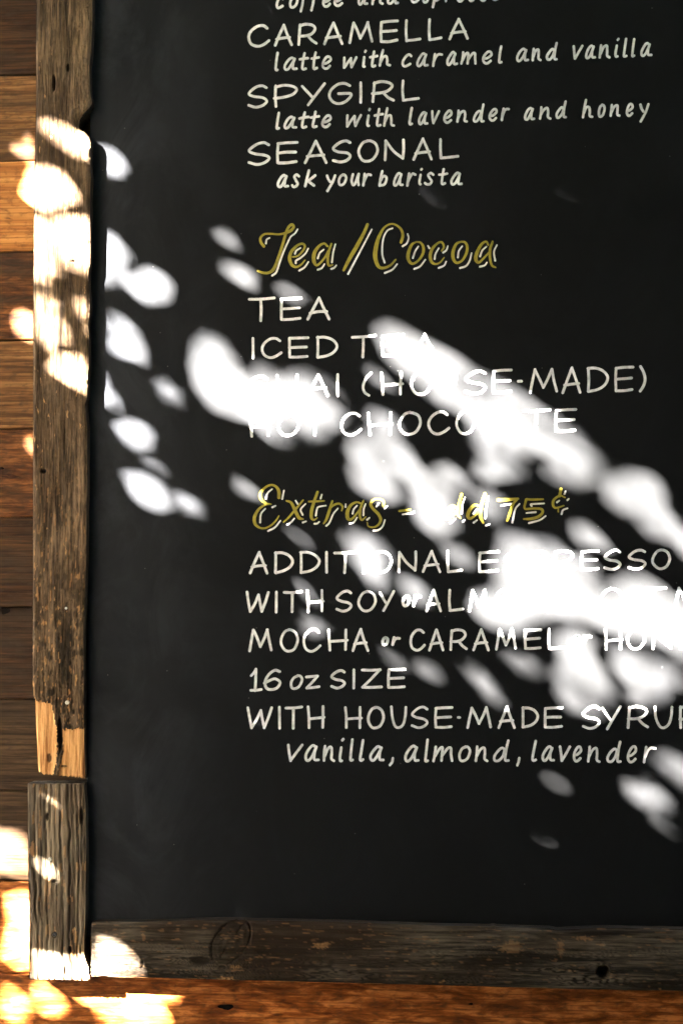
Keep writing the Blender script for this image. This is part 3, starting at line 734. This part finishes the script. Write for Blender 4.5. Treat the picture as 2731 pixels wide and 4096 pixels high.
H('C', [[(400, 310, 28), (420, 240, 30), (402, 175, 26), (350, 128, 20), (290, 118, 18), (220, 160, 22), (168, 260, 36), (138, 370, 44), (132, 470, 44), (165, 560, 34), (220, 578, 28), (290, 548, 24), (345, 490, 18)]],
  [[(312, 162), (260, 185), (222, 250), (206, 340), (206, 440), (230, 520)], [(470, 222), (480, 265), (460, 320), (418, 350)], [(360, 537), (310, 595), (232, 630)]], *T, 'olive gold script capital C of the word Cocoa')
H('o', [[(560, 304, 16), (512, 335, 28), (478, 420, 36), (478, 490, 34), (520, 533, 26), (580, 500, 24), (628, 430, 28), (634, 360, 28), (605, 312, 22), (560, 304, 16)]], [[(582, 352), (550, 400), (525, 473)], [(655, 490), (600, 560), (540, 587)], [(682, 345), (697, 370)]], *T, 'olive gold script letter o after the capital C')
H('c', [[(825, 398, 18), (848, 358, 22), (832, 312, 22), (790, 314, 22), (732, 370, 30), (706, 440, 34), (716, 508, 32), (760, 536, 22), (810, 518, 18), (852, 468, 12)]], [[(795, 370), (762, 430), (752, 483)], [(890, 348), (875, 390), (842, 416)], [(873, 510), (850, 552), (795, 577)]], *T, 'olive gold script small c in the middle of Cocoa')
H('o2', [[(1030, 302, 20), (980, 324, 26), (946, 400, 34), (946, 478, 34), (982, 523, 26), (1040, 498, 24), (1084, 420, 28), (1092, 350, 28), (1068, 308, 24), (1030, 302, 20)]], [[(1040, 350), (1005, 400), (995, 466)], [(1138, 422), (1118, 500), (1080, 556), (1017, 578)]], *T, 'olive gold script letter o just before the final a of Cocoa')
H('a2', [[(1312, 335, 20), (1290, 302, 22), (1240, 332, 28), (1193, 420, 36), (1183, 488, 36), (1212, 520, 26), (1260, 480, 22), (1320, 415, 20)], [(1358, 302, 22), (1332, 380, 28), (1330, 470, 26), (1350, 548, 24), (1390, 572, 14)]],
  [[(1293, 354), (1250, 395), (1227, 456)], [(1403, 337), (1372, 410), (1385, 500)], [(1298, 520), (1275, 550), (1225, 564)]], *T, 'olive gold script letter a ending the word Cocoa')
T = (950, 1880, 2.6133, 19)
H('E', [[(432, 288, 34), (430, 220, 34), (400, 172, 26), (345, 157, 22), (280, 190, 24), (237, 250, 30), (250, 310, 32), (300, 350, 22), (350, 358, 16)], [(350, 358, 14), (290, 365, 18), (222, 410, 26), (178, 490, 34), (182, 560, 32), (230, 603, 22), (290, 608, 20), (350, 578, 20), (400, 530, 18), (432, 480, 14)]],
  [[(360, 200), (315, 240), (296, 298)], [(485, 214), (467, 302)], [(398, 374), (364, 390)], [(290, 404), (245, 460), (237, 548)], [(448, 530), (390, 600), (320, 638)]], *T, 'olive gold script capital E of the heading Extras')
H('x', [[(510, 322, 18), (560, 342, 28), (600, 420, 34), (640, 498, 34), (685, 514, 18)], [(685, 315, 18), (640, 370, 22), (590, 430, 24), (530, 500, 20), (480, 545, 14)]], [[(607, 320), (628, 354)], [(710, 354), (660, 413), (680, 468)], [(593, 507), (560, 545), (520, 571)], [(716, 537), (682, 549)]], *T, 'olive gold script letter x in Extras')
H('t', [[(835, 230, 26), (800, 330, 30), (772, 430, 34), (772, 500, 30), (800, 521, 20), (832, 500, 14)], [(745, 330, 20), (820, 328, 22), (905, 322, 16)]], [[(880, 257), (868, 298)], [(923, 372), (850, 385), (830, 410), (818, 476)], [(853, 542), (830, 560), (804, 562)]], *T, 'olive gold script letter t in Extras')
H('r', [[(990, 325, 22), (960, 420, 30), (930, 510, 28), (900, 560, 18)], [(955, 420, 16), (1000, 370, 22), (1060, 352, 22), (1096, 382, 22), (1088, 425, 16)]], [[(1048, 402), (1000, 460), (960, 550), (927, 584)], [(1130, 357), (1128, 386)]], *T, 'olive gold script letter r in Extras')
H('a', [[(1290, 350, 20), (1240, 337, 22), (1182, 370, 30), (1147, 440, 38), (1152, 505, 36), (1190, 515, 26), (1240, 462, 22), (1300, 380, 18)], [(1315, 320, 20), (1285, 400, 26), (1277, 480, 28), (1300, 523, 22), (1340, 490, 14)]], [[(1248, 372), (1215, 410), (1202, 456)], [(1338, 354), (1318, 410), (1315, 473)], [(1248, 497), (1215, 545), (1174, 559)], [(1378, 499), (1354, 520)]], *T, 'olive gold script letter a in Extras')
H('s', [[(1525, 380, 24), (1525, 332, 26), (1480, 304, 18), (1422, 312, 24), (1392, 360, 30), (1420, 410, 30), (1470, 460, 32), (1495, 520, 30), (1470, 573, 24), (1420, 598, 18), (1367, 588, 16), (1355, 547, 14)]], [[(1475, 347), (1450, 383)], [(1563, 377), (1537, 403)], [(1540, 522), (1515, 590), (1470, 628), (1420, 634)]], *T, 'olive gold script letter s ending Extras')
T = (1550, 1900, 1.96, 15)
H('dash', [[(92, 282, 18), (178, 272, 16)]], [[(117, 309), (188, 298), (206, 289)]], *T, 'olive gold dash after Extras')
H('a', [[(372, 248, 18), (330, 232, 20), (297, 270, 28), (287, 318, 28), (318, 340, 20), (350, 305, 18), (382, 245, 18)], [(398, 235, 18), (380, 310, 20), (408, 335, 14)]], [[(420, 342), (397, 369)], [(345, 348), (312, 371)], [(342, 265), (320, 302)], [(425, 245), (412, 298)]], *T, 'olive gold script letter a starting the word add')
H('d', [[(545, 258, 18), (505, 242, 22), (467, 280, 28), (453, 325, 28), (475, 343, 22), (520, 310, 18), (548, 262, 18)], [(580, 152, 22), (562, 220, 26), (548, 300, 24), (570, 338, 14)]], [[(605, 177), (587, 230), (579, 303)], [(515, 262), (492, 298)], [(526, 347), (490, 374)], [(603, 352), (590, 366)]], *T, 'olive gold script letter d in the middle of add')
H('d2', [[(720, 243, 18), (680, 237, 22), (642, 275, 28), (628, 320, 28), (650, 341, 20), (700, 300, 18), (725, 252, 18)], [(763, 147, 24), (737, 230, 28), (727, 320, 26), (748, 377, 16)]], [[(790, 172), (775, 240), (765, 338)], [(700, 267), (672, 303)], [(700, 354), (674, 374)], [(798, 386), (770, 397)]], *T, 'olive gold script letter d ending add, with a bright vertical highlight')
H('7', [[(867, 196, 28), (940, 193, 26), (1022, 186, 18)], [(1018, 190, 14), (985, 225, 20), (957, 300, 22), (937, 360, 16)]], [[(892, 239), (973, 226)], [(1033, 227), (1000, 270), (977, 373)]], *T, 'olive gold figure 7 of the price')
H('5', [[(1218, 190, 14), (1150, 192, 18), (1088, 190, 18)], [(1085, 192, 20), (1075, 262, 18), (1140, 262, 18), (1205, 268, 20), (1213, 295, 20), (1180, 328, 24), (1120, 344, 22), (1067, 345, 14)]], [[(1226, 223), (1127, 229), (1128, 243)], [(1087, 298), (1160, 291)], [(1238, 322), (1190, 354), (1107, 377)]], *T, 'olive gold figure 5 of the price')
H('cent', [[(1390, 176, 12), (1350, 162, 16), (1302, 195, 20), (1297, 238, 20), (1320, 258, 16), (1380, 240, 12)], [(1358, 110, 24), (1347, 165, 22)], [(1337, 260, 12), (1337, 288, 12)]], [[(1394, 127), (1386, 148)], [(1345, 201), (1327, 214)], [(1419, 187), (1409, 197)], [(1409, 261), (1374, 276), (1363, 306)]], *T, 'small raised olive gold cent sign')

# ------------------------------------------------------------------ the tree whose leaves dapple the wall
def onref(p):
    s = (Y_PANEL-p[..., 1])
    return np.stack([p[..., 0]+SUN[0]*s, p[..., 2]+SUN[2]*s], -1)
def ref_poly(pts, org, sc, y, shrink=1.0):
    q = smooth_closed([(org[0]+a/sc, org[1]+b/sc) for a, b in pts], 5)
    c = q.mean(0); q = c+(q-c)*shrink
    return onref(np.array([P(u, v, y) for u, v in q]))
LC, MC, RC = ((400, 800), 1.568), ((1300, 1200), 1.0957), ((1000, 2000), .9058)
C1, C2, C4 = ((0, 0), 2.24), ((0, 1000), 2.24), ((0, 3000), 2.146)
B_, F_, K_ = Y_PANEL, Y_FRAME, Y_PLANK
GAPS = [
 (B_, LC, 0.833, [(60, 150), (125, 225), (195, 330), (165, 410), (130, 480), (75, 560), (-40, 560), (-60, 300)]),
 (B_, LC, 0.833, [(120, 500), (170, 450), (240, 450), (300, 412), (380, 417), (450, 460), (482, 540), (440, 610), (370, 660), (290, 670), (210, 635), (150, 580)]),
 (B_, LC, 0.841, [(60, 690), (140, 700), (200, 760), (235, 830), (275, 880), (298, 960), (290, 1040), (220, 1045), (130, 1010), (60, 960)]),
 (B_, LC, 0.744, [(310, 1110), (370, 1080), (450, 1090), (520, 1160), (555, 1240), (545, 1310), (480, 1315), (400, 1290), (340, 1220)]),
 (B_, LC, 0.759, [(50, 1160), (100, 1230), (118, 1290), (95, 1340), (50, 1350)]),
 (B_, LC, 0.744, [(90, 1420), (150, 1365), (240, 1360), (320, 1410), (345, 1490), (310, 1560), (220, 1578), (130, 1530)]),
 (B_, LC, 0.522, [(205, 1640), (270, 1600), (360, 1610), (440, 1660), (460, 1740), (400, 1770), (280, 1740)]),
 (B_, LC, 0.833, [(150, 1740), (220, 1700), (320, 1720), (400, 1770), (440, 1850), (430, 1950), (350, 1965), (280, 1940), (200, 1850)]),
 (B_, LC, 0.833, [(440, 1850), (520, 1820), (600, 1860), (660, 1930), (660, 1980), (560, 1985), (460, 1940)]),
 (B_, LC, 0.522, [(690, 170), (780, 150), (870, 190), (915, 280), (860, 350), (780, 330), (700, 260)]),
 (B_, LC, 0.744, [(765, 420), (830, 370), (920, 380), (985, 450), (980, 560), (900, 570), (810, 530)]),
 (B_, LC, 0.522, [(1070, 550), (1130, 500), (1220, 505), (1300, 580), (1310, 660), (1230, 670), (1120, 630)]),
 (B_, LC, 0.969, [(590, 870), (660, 825), (750, 860), (810, 940), (850, 1040), (905, 1105), (960, 1045), (1040, 1025), (1120, 1075), (1170, 1130), (1240, 1075), (1340, 1045), (1450, 1080), (1540, 1150), (1590, 1270), (1560, 1370), (1440, 1450), (1425, 1505), (1320, 1515), (1230, 1495), (1130, 1540), (1030, 1505), (960, 1430), (880, 1390), (800, 1360), (720, 1330), (640, 1270), (590, 1180), (555, 1070), (555, 960)]),
 (B_, LC, 0.712, [(830, 1800), (870, 1740), (940, 1745), (980, 1800), (1010, 1870), (980, 1890), (890, 1870)]),
 (B_, LC, 0.569, [(1165, 2070), (1200, 2040), (1270, 2080), (1350, 2150), (1370, 2200), (1280, 2190), (1200, 2130)]),
 (B_, MC, 0.969, [(212, 140), (245, 90), (310, 82), (390, 130), (500, 195), (620, 260), (740, 330), (870, 400), (970, 470), (1070, 530), (1170, 590), (1232, 660), (1228, 720), (1190, 760), (1178, 808), (1110, 832), (1020, 818), (975, 770), (965, 700), (915, 665), (885, 710), (865, 765), (800, 800), (710, 810), (655, 800), (650, 765), (690, 720), (660, 650), (640, 570), (600, 500), (500, 480), (450, 430), (400, 370), (300, 300), (245, 240)]),
 (B_, MC, 0.481, [(160, 300), (230, 280), (310, 340), (330, 400), (250, 410), (175, 370)]),
 (B_, MC, 0.978, [(190, 490), (250, 475), (310, 515), (330, 580), (355, 640), (400, 700), (440, 740), (500, 722), (570, 732), (622, 780), (612, 850), (572, 900), (572, 970), (538, 1036), (480, 1042), (410, 1000), (390, 930), (380, 860), (345, 800), (310, 855), (260, 890), (190, 875), (140, 835), (110, 770), (102, 690), (118, 620), (172, 570)]),
 (B_, MC, 0.839, [(640, 840), (700, 822), (770, 850), (802, 900), (800, 980), (750, 1000), (680, 970), (640, 910)]),
 (B_, MC, 0.988, [(1215, 830), (1270, 762), (1350, 742), (1430, 755), (1480, 820), (1490, 890), (1540, 960), (1568, 1030), (1540, 1068), (1470, 1068), (1390, 1030), (1350, 950), (1270, 930)]),
 (B_, MC, 0.612, [(1265, 672), (1320, 670), (1390, 720), (1380, 745), (1310, 710)]),
 (B_, MC, 0.839, [(1080, 1000), (1120, 970), (1190, 980), (1240, 1040), (1260, 1092), (1180, 1112), (1100, 1080)]),
 (B_, MC, 0.902, [(85, 1050), (130, 990), (200, 995), (260, 1040), (270, 1110), (262, 1200), (240, 1290), (195, 1270), (130, 1150)]),
 (B_, MC, 0.682, [(510, 1090), (540, 1050), (600, 1060), (650, 1120), (660, 1190), (600, 1195), (530, 1150)]),
 (B_, RC, 0.969, [(890, 200), (920, 125), (990, 98), (1050, 132), (1110, 137), (1150, 190), (1230, 202), (1272, 280), (1290, 345), (1340, 295), (1400, 268), (1480, 278), (1530, 340), (1620, 380), (1620, 600), (1480, 530), (1350, 500), (1260, 468), (1150, 438), (1050, 440), (980, 460), (900, 478), (830, 450), (788, 400), (812, 350), (870, 330), (900, 285), (880, 240)]),
 (B_, RC, 0.929, [(1290, 545), (1330, 515), (1420, 540), (1520, 570), (1600, 620), (1560, 670), (1500, 690), (1470, 748), (1400, 778), (1350, 738), (1335, 660), (1300, 600)]),
 (B_, RC, 0.978, [(1125, 490), (1200, 462), (1240, 500), (1260, 580), (1308, 660), (1318, 720), (1298, 788), (1230, 788), (1150, 758), (1098, 708), (1092, 640), (1130, 580), (1112, 530)]),
 (B_, RC, 0.839, [(890, 545), (950, 560), (1010, 552), (1080, 580), (1088, 620), (1030, 652), (960, 630), (920, 585)]),
 (B_, RC, 0.921, [(775, 620), (820, 590), (870, 640), (915, 695), (930, 750), (880, 742), (820, 695)]),
 (B_, RC, 0.787, [(460, 562), (500, 532), (560, 560), (590, 612), (560, 638), (500, 600)]),
 (B_, RC, 0.734, [(590, 600), (640, 580), (700, 612), (700, 660), (660, 675), (620, 650)]),
 (B_, RC, 0.612, [(165, 280), (205, 290), (245, 350), (235, 395), (190, 360)]),
 (B_, RC, 0.699, [(150, 440), (210, 405), (270, 415), (292, 450), (262, 490), (215, 515), (170, 495)]),
 (B_, RC, 0.734, [(540, 270), (600, 270), (650, 312), (662, 370), (620, 395), (560, 360)]),
 (B_, RC, 0.524, [(1060, 1000), (1100, 970), (1140, 1010), (1140, 1060), (1100, 1075), (1065, 1040)]),
 (B_, RC, 0.612, [(880, 950), (960, 965), (965, 990), (915, 1000)]),
 (B_, RC, 0.921, [(1440, 940), (1500, 912), (1568, 930), (1620, 980), (1620, 1070), (1540, 1058), (1460, 990)]),
 (B_, RC, 0.921, [(1352, 1030), (1400, 1002), (1480, 1030), (1530, 1090), (1500, 1138), (1420, 1128), (1372, 1080)]),
 (B_, RC, 0.699, [(1425, 1150), (1500, 1150), (1550, 1200), (1530, 1225), (1455, 1205)]),
 (B_, RC, 0.839, [(1545, 130), (1600, 120), (1640, 170), (1620, 230), (1560, 210)]),
 (B_, C1, 0.902, [(930, 1290), (1000, 1320), (1070, 1390), (1110, 1480), (1080, 1550), (1000, 1600), (930, 1560)]),
 (F_, C1, 0.919, [(290, 990), (420, 1000), (560, 1070), (700, 1160), (800, 1240), (850, 1300), (830, 1440), (720, 1430), (600, 1380), (480, 1300), (380, 1230), (300, 1130)]),
 (F_, ((0, 0), 1.), 1.0, [(105, 645), (160, 632), (215, 642), (268, 685), (305, 735), (315, 785), (285, 812), (235, 822), (195, 850), (150, 850), (105, 830)]),
 (F_, ((0, 0), 1.), 1.0, [(235, 868), (300, 850), (350, 858), (400, 890), (400, 1075), (345, 1092), (270, 1080), (225, 1030), (205, 950), (212, 890)]),
 (F_, ((0, 0), 1.), 1.0, [(105, 850), (190, 850), (215, 900), (210, 1010), (245, 1085), (190, 1120), (125, 1145), (105, 1000)]),
 (F_, C2, 0.901, [(280, 385), (400, 345), (530, 300), (560, 350), (500, 450), (520, 540), (600, 700), (585, 830), (480, 880), (350, 935), (280, 930)]),
 (F_, C2, 0.901, [(680, 430), (760, 400), (850, 420), (850, 620), (780, 700), (720, 620), (660, 530)]),
 (F_, C2, 0.91, [(370, 1030), (450, 945), (590, 885), (700, 905), (800, 1000), (840, 1200), (780, 1310), (700, 1300), (560, 1210), (420, 1130)]),
 (K_, C1, 0.988, [(120, 1260), (180, 1200), (310, 1190), (380, 1300), (360, 1420), (200, 1440), (130, 1380)]),
 (K_, C1, 0.978, [(215, 1750), (255, 1620), (300, 1480), (420, 1450), (440, 1850), (300, 1870), (240, 1820)]),
 (K_, C2, 0.969, [(120, 640), (180, 545), (290, 530), (400, 650), (380, 800), (180, 825), (130, 720)]),
 (K_, C2, 0.883, [(215, 1700), (245, 1650), (320, 1630), (380, 1780), (360, 1950), (290, 1900), (240, 1820)]),
 (K_, C4, 0.94, [(-160, 700), (-60, 660), (60, 645), (170, 680), (240, 780), (320, 1000), (290, 1100), (180, 1110), (0, 1085), (-160, 1050)]),
 (K_, C4, 0.94, [(40, 1280), (110, 1200), (250, 1180), (380, 1300), (420, 1700), (360, 1920), (130, 1905), (40, 1840), (25, 1700), (75, 1550), (30, 1400)]),
 (K_, C4, 0.949, [(-30, 2120), (60, 2025), (180, 2035), (275, 2130), (285, 2260), (220, 2330), (110, 2355), (-20, 2300)]),
 (K_, C4, 0.821, [(270, 2060), (330, 1985), (420, 1970), (620, 2130), (570, 2230), (480, 2320), (360, 2340), (290, 2200)]),
 (K_, C4, 0.94, [(800, 2130), (900, 2000), (1100, 1940), (1350, 2000), (1440, 2180), (1400, 2420), (860, 2420), (820, 2260)]),
 (F_, C4, 0.719, [(250, 930), (350, 875), (450, 900), (492, 980), (480, 1085), (400, 1135), (320, 1115), (260, 1040)]),
 (F_, C4, 0.565, [(400, 1340), (490, 1350), (580, 1430), (590, 1510), (520, 1520), (440, 1440)]),
 (F_, C4, 0.91, [(225, 1700), (400, 1705), (520, 1765), (620, 1740), (800, 1730), (860, 1980), (700, 2060), (240, 2040), (250, 1850)]),
 (F_, C4, 0.901, [(760, 1720), (840, 1600), (910, 1555), (1000, 1575), (1070, 1665), (1180, 1735), (1235, 1850), (1190, 1975), (1000, 2050), (760, 2050), (750, 1860)]),
]
CELL = .003
gx0, gx1, gz0, gz1 = -.75, .80, -.35, 2.65
NX, NZ = int((gx1-gx0)/CELL), int((gz1-gz0)/CELL)
cxs = gx0+(np.arange(NX)+.5)*CELL; czs = gz0+(np.arange(NZ)+.5)*CELL
GXg, GZg = np.meshgrid(cxs, czs, indexing='ij')
mask = np.zeros((NX, NZ), bool)
def erode(m):
    r = m.copy()
    r[1:] &= m[:-1]; r[:-1] &= m[1:]; r[:, 1:] &= m[:, :-1]; r[:, :-1] &= m[:, 1:]
    return r
for y, (org, sc), shr, pts in GAPS:
    one = inpoly(GXg, GZg, ref_poly(pts, org, sc, y, shr))
    for _ in range(0 if y == B_ else (2 if y == F_ else 1)): one = erode(one)
    mask |= one
core = erode(erode(mask))

LV, LF = [], []
cover = np.zeros((NX, NZ), np.int16)
OUT = np.array([(0, -.5), (.16, -.38), (.25, -.15), (.25, .08), (.15, .32), (0, .5), (-.15, .32), (-.25, .08), (-.25, -.15), (-.16, -.38)])
rl = np.random.default_rng(99)
def leaf_at(bx, bz, perp, size):
    """a leaf whose shade is centred on the panel point (bx, bz), perp metres in front of the wall"""
    c = np.array([bx-SUN[0]*perp, Y_PANEL-perp, bz-SUN[2]*perp])
    n = -SUN_N+rl.normal(0, .45, 3); n /= np.linalg.norm(n)
    a = rl.normal(0, 1, 3); a[2] -= .6; a -= n*(a@n); a /= np.linalg.norm(a); b = np.cross(n, a)
    wid = rl.uniform(1.1, 1.5)
    return c+OUT[:, 1:2]*size*a+OUT[:, 0:1]*size*wid*b
def foot(L):
    q = onref(L); x0, z0 = q.min(0); x1, z1 = q.max(0)
    i0, i1 = int((x0-gx0)/CELL), int((x1-gx0)/CELL)+1
    j0, j1 = int((z0-gz0)/CELL), int((z1-gz0)/CELL)+1
    i0, j0 = max(i0, 0), max(j0, 0); i1, j1 = min(i1, NX), min(j1, NZ)
    if i1 <= i0 or j1 <= j0: return None
    return (slice(i0, i1), slice(j0, j1), inpoly(GXg[i0:i1, j0:j1], GZg[i0:i1, j0:j1], q))
def add(L):
    k = len(LV)*10; LV.append(L); LF.append(tuple(range(k, k+10)))

PERP = (1.0, 1.5); PERP_W = (.85, 1.15)
order = rl.permutation(NX*NZ)
todo = ~mask
for size in (.085, .060, .042, .028, .018, .012):
    idx = np.flatnonzero((todo & (cover == 0) & (True if size > .05 else (GZg > .55))).ravel()); rl.shuffle(idx)
    for c in idx:
        i, j = divmod(int(c), NZ)
        if cover[i, j]: continue
        for tr in range(5 if size > .03 else 8):
            o = rl.normal(0, size*.22, 2)
            wood = cxs[i] < -.43 or czs[j] < .96
            L = leaf_at(cxs[i]+o[0], czs[j]+o[1], rl.uniform(*(PERP_W if wood else PERP)), size*rl.uniform(.85, 1.2))
            ft = foot(L)
            if ft is None: continue
            if (core[ft[0], ft[1]] & ft[2]).any(): continue
            if not ft[2].any(): continue
            cover[ft[0], ft[1]] += ft[2]; add(L); break


# small leaves higher in the tree, half covering the sun seen through some gaps
SOFT = [
 (B_, LC, [(430, 1200), (120, 750), (1030, 1070), (1340, 1090), (1130, 1500), (1360, 1480), (670, 880), (330, 1650), (1000, 1500), (1480, 1130), (230, 1900), (560, 1900), (760, 1320)]),
 (B_, MC, [(290, 110), (800, 410), (980, 540), (1130, 640), (1100, 780), (1000, 690), (480, 440), (720, 790), (740, 880), (780, 960), (440, 1000), (140, 800), (240, 500), (370, 710), (1290, 800), (1440, 860), (1450, 1020), (1150, 1040), (140, 1040), (230, 1090), (590, 1110), (540, 790), (330, 320), (640, 330), (1180, 700), (860, 700), (1380, 930)]),
 (B_, RC, [(980, 140), (1100, 180), (1490, 350),  (560, 600), (650, 620), (810, 620), (960, 590), (1050, 610), (1120, 680), (1440, 580), (1400, 700), (1500, 590), (1540, 640), (600, 330), (230, 450), (1400, 1030), (1470, 960), (1500, 1190), (950, 570), (1270, 740), (1240, 350), (1460, 1090), (1560, 1000)]),
 (F_, C1, [(500, 1150), (700, 1330), (380, 1080)]),
 (F_, ((0, 0), 1.), [(150, 1100), (330, 700), (150, 660), (230, 1100), (350, 1060)]),
 (F_, C2, [(340, 450), (540, 800), (480, 600), (760, 520), (460, 1010), (700, 1250)]),
 (K_, C1, [(200, 1300), (250, 1700), (380, 1560)]), (K_, C2, [(200, 620), (300, 1800)]),
 (K_, C4, [(120, 700), (200, 1000), (60, 1060), (80, 1240), (60, 1600), (60, 1800), (30, 2080), (230, 2250), (250, 2090), (350, 2080), (480, 2100), (380, 2250), (880, 2200), (1380, 2120), (1250, 2330)]),
 (F_, C4, [(300, 960), (430, 1080), (500, 1430), (300, 1750), (450, 1850), (880, 1620), (1150, 1800), (1100, 1930)]),
]
for y, (org, sc), pts in SOFT:
    for a, b in pts:
        q = onref(P(org[0]+a/sc, org[1]+b/sc, y))
        sz = rl.uniform(.036, .050) if y == B_ else rl.uniform(.028, .038)
        add(leaf_at(q[0]+rl.normal(0, .012), q[1]+rl.normal(0, .012), rl.uniform(2.0, 2.9), sz))

# the rest of the crown: loose leaves that shade the place from the sky
def grow(m, n):
    m = m.copy()
    for _ in range(n):
        m2 = m.copy(); m2[1:] |= m[:-1]; m2[:-1] |= m[1:]; m2[:, 1:] |= m[:, :-1]; m2[:, :-1] |= m[:, 1:]; m = m2
    return m
FAR = {}
def crown_block(n, lo, hi, size, thin=None):
    if size not in FAR: FAR[size] = grow(mask, int(size*.62/CELL)+4)
    far = FAR[size]
    c = rl.uniform(lo, hi, (n, 3))
    cl = fbm(c[:, 0]*1.6+c[:, 1]*.9, c[:, 2]*1.8, 5, 2)+rl.normal(0, .03, n)
    c = c[cl > .36]
    s = onref(c); i = ((s[:, 0]-gx0)/CELL).astype(int); j = ((s[:, 1]-gz0)/CELL).astype(int)
    ins = (i >= 0) & (i < NX) & (j >= 0) & (j < NZ)
    bad = np.zeros(len(c), bool); bad[ins] = far[i[ins], j[ins]] | (rl.random(ins.sum()) < .8)
    # keep the photographer's view of the wall free
    d = c-CAM; z = d@_F; u = (d@R2)/z*FPX; v = (d@U2)/z*FPX
    bad |= (z > .0) & (np.abs(u) < PW/2+900) & (np.abs(v) < PH/2+900)
    bad |= np.linalg.norm(c-CAM, axis=1) < .45
    c = c[~bad]
    for q in c:
        nn = rl.normal(0, 1, 3); nn[2] += .8; nn /= np.linalg.norm(nn)
        a = rl.normal(0, 1, 3); a -= nn*(a@nn); a /= np.linalg.norm(a); b = np.cross(nn, a); sz = size*rl.uniform(.7, 1.25)
        add(q+OUT[:, 1:2]*sz*a+OUT[:, 0:1]*sz*1.3*b)
crown_block(26000, (-4.5, -5.0, 2.3), (2.5, -.25, 4.6), .11)
crown_block(9000, (-4.8, -3.4, .9), (-1.3, -.5, 2.4), .10)
crown_block(20000, (-4.2, -6.6, 3.0), (7.0, -.2, 6.2), .24)
crown_block(5000, (-8.5, -6.0, .0), (-4.5, -.1, 1.5), .24)
crown_block(22000, (-1.5, -6.6, 3.0), (7.0, -.2, 6.0), .26)
N_TREE = len(LV)
crown_block(22000, (-8.0, -6.8, .0), (7.0, -5.2, 4.6), .22)
crown_block(12000, (3.0, -5.6, .0), (4.4, -.1, 4.6), .22)

kl = NT('leaf')
oi = kl.noise(kl.coord((9, 9, 9)), 1, 2, .5)
kl.col(kl.ramp(oi, [(.3, (.022, .042, .012)), (.7, (.045, .070, .022))])); kl.rough(.6, .2)
tr = kl.n('ShaderNodeBsdfTranslucent'); tr.inputs[0].default_value = (.205, .185, .158, 1)
ad = kl.n('ShaderNodeAddShader'); out = kl.t.nodes['Material Output']
kl.l(kl.b.outputs[0], ad.inputs[0]); kl.l(tr.outputs[0], ad.inputs[1]); kl.l(ad.outputs[0], out.inputs['Surface'])
tree = empty('tree', (-2.1, -2.35, 0), 'leafy tree beyond the left edge, its foliage dappling the menu board with sun', 'tree')
VV = np.concatenate(LV[:N_TREE])
cr = mesh_obj('crown', VV, LF[:N_TREE], kl.m, tree); cr['kind'] = 'stuff'
hd = mesh_obj('sky_blocker', np.concatenate(LV), LF[N_TREE:], kl.m); hd['kind'] = 'stuff'  # unseen leaves added behind and beside the camera to cut sky light
props(hd, 'unseen bank of green leaves behind the camera, added to block sky light', 'sky_blocker')
for (a, b) in (((-8.0, -6.15, 0), (4.0, -6.0, 4.5)), ((3.7, -6.0, 0), (3.85, -.1, 4.5))):  # opaque boxes added inside the leaves to stop sky light
    x0, y0, z0 = a; x1, y1, z1 = b
    v = [(x0, y0, z0), (x1, y0, z0), (x1, y1, z0), (x0, y1, z0), (x0, y0, z1), (x1, y0, z1), (x1, y1, z1), (x0, y1, z1)]
    mesh_obj('sky_block_core', v, [(0, 3, 2, 1), (4, 5, 6, 7), (0, 1, 5, 4), (1, 2, 6, 5), (2, 3, 7, 6), (3, 0, 4, 7)], kb.m, hd)
kt = NT('bark'); nb = kt.noise(kt.coord((30, 30, 5)), 1, 5, .6); kt.col(kt.ramp(nb, [(.3, (.035, .025, .018)), (.7, (.11, .08, .055))])); kt.rough(.9); kt.bump(nb, .8, .01)
def tube(path, radii, V, F, n=10):
    path = [np.array(p, float) for p in path]; k0 = len(V)
    for i, (p, r) in enumerate(zip(path, radii)):
        t = path[min(i+1, len(path)-1)]-path[max(i-1, 0)]; t /= np.linalg.norm(t)
        a = np.cross(t, [.3, .9, .2]); a /= np.linalg.norm(a); b = np.cross(t, a)
        for q in range(n): V.append(p+r*(a*math.cos(2*math.pi*q/n)+b*math.sin(2*math.pi*q/n)))
    for i in range(len(path)-1):
        for q in range(n): F.append((k0+i*n+q, k0+i*n+(q+1) % n, k0+(i+1)*n+(q+1) % n, k0+(i+1)*n+q))
V, F = [], []
tube([(-2.1, -2.35, 0), (-2.07, -2.35, .5), (-2.02, -2.33, 1.2), (-2.05, -2.35, 2.0), (-2.0, -2.35, 2.9), (-2.1, -2.4, 4.3)], [.13, .10, .085, .075, .06, .03], V, F)
mesh_obj('trunk', V, F, kt.m, tree, smooth=True)
for (a, b, c_) in [((-2.03, -2.35, 3.2), (-2.0, -2.0, 3.8), (-2.3, -1.5, 4.3)), ((-2.03, -2.35, 2.9), (-1.4, -2.6, 3.2), (-.9, -2.9, 3.4)), ((-2.05, -2.36, 2.6), (-2.3, -2.9, 3.0), (-2.3, -3.5, 3.5)), ((-2.06, -2.37, 3.6), (-2.7, -2.5, 4.2), (-3.3, -2.6, 4.6))]:
    V, F = [], []; tube([a, b, c_], [.035, .024, .010], V, F, 8); mesh_obj('limb', V, F, kt.m, tree, smooth=True)
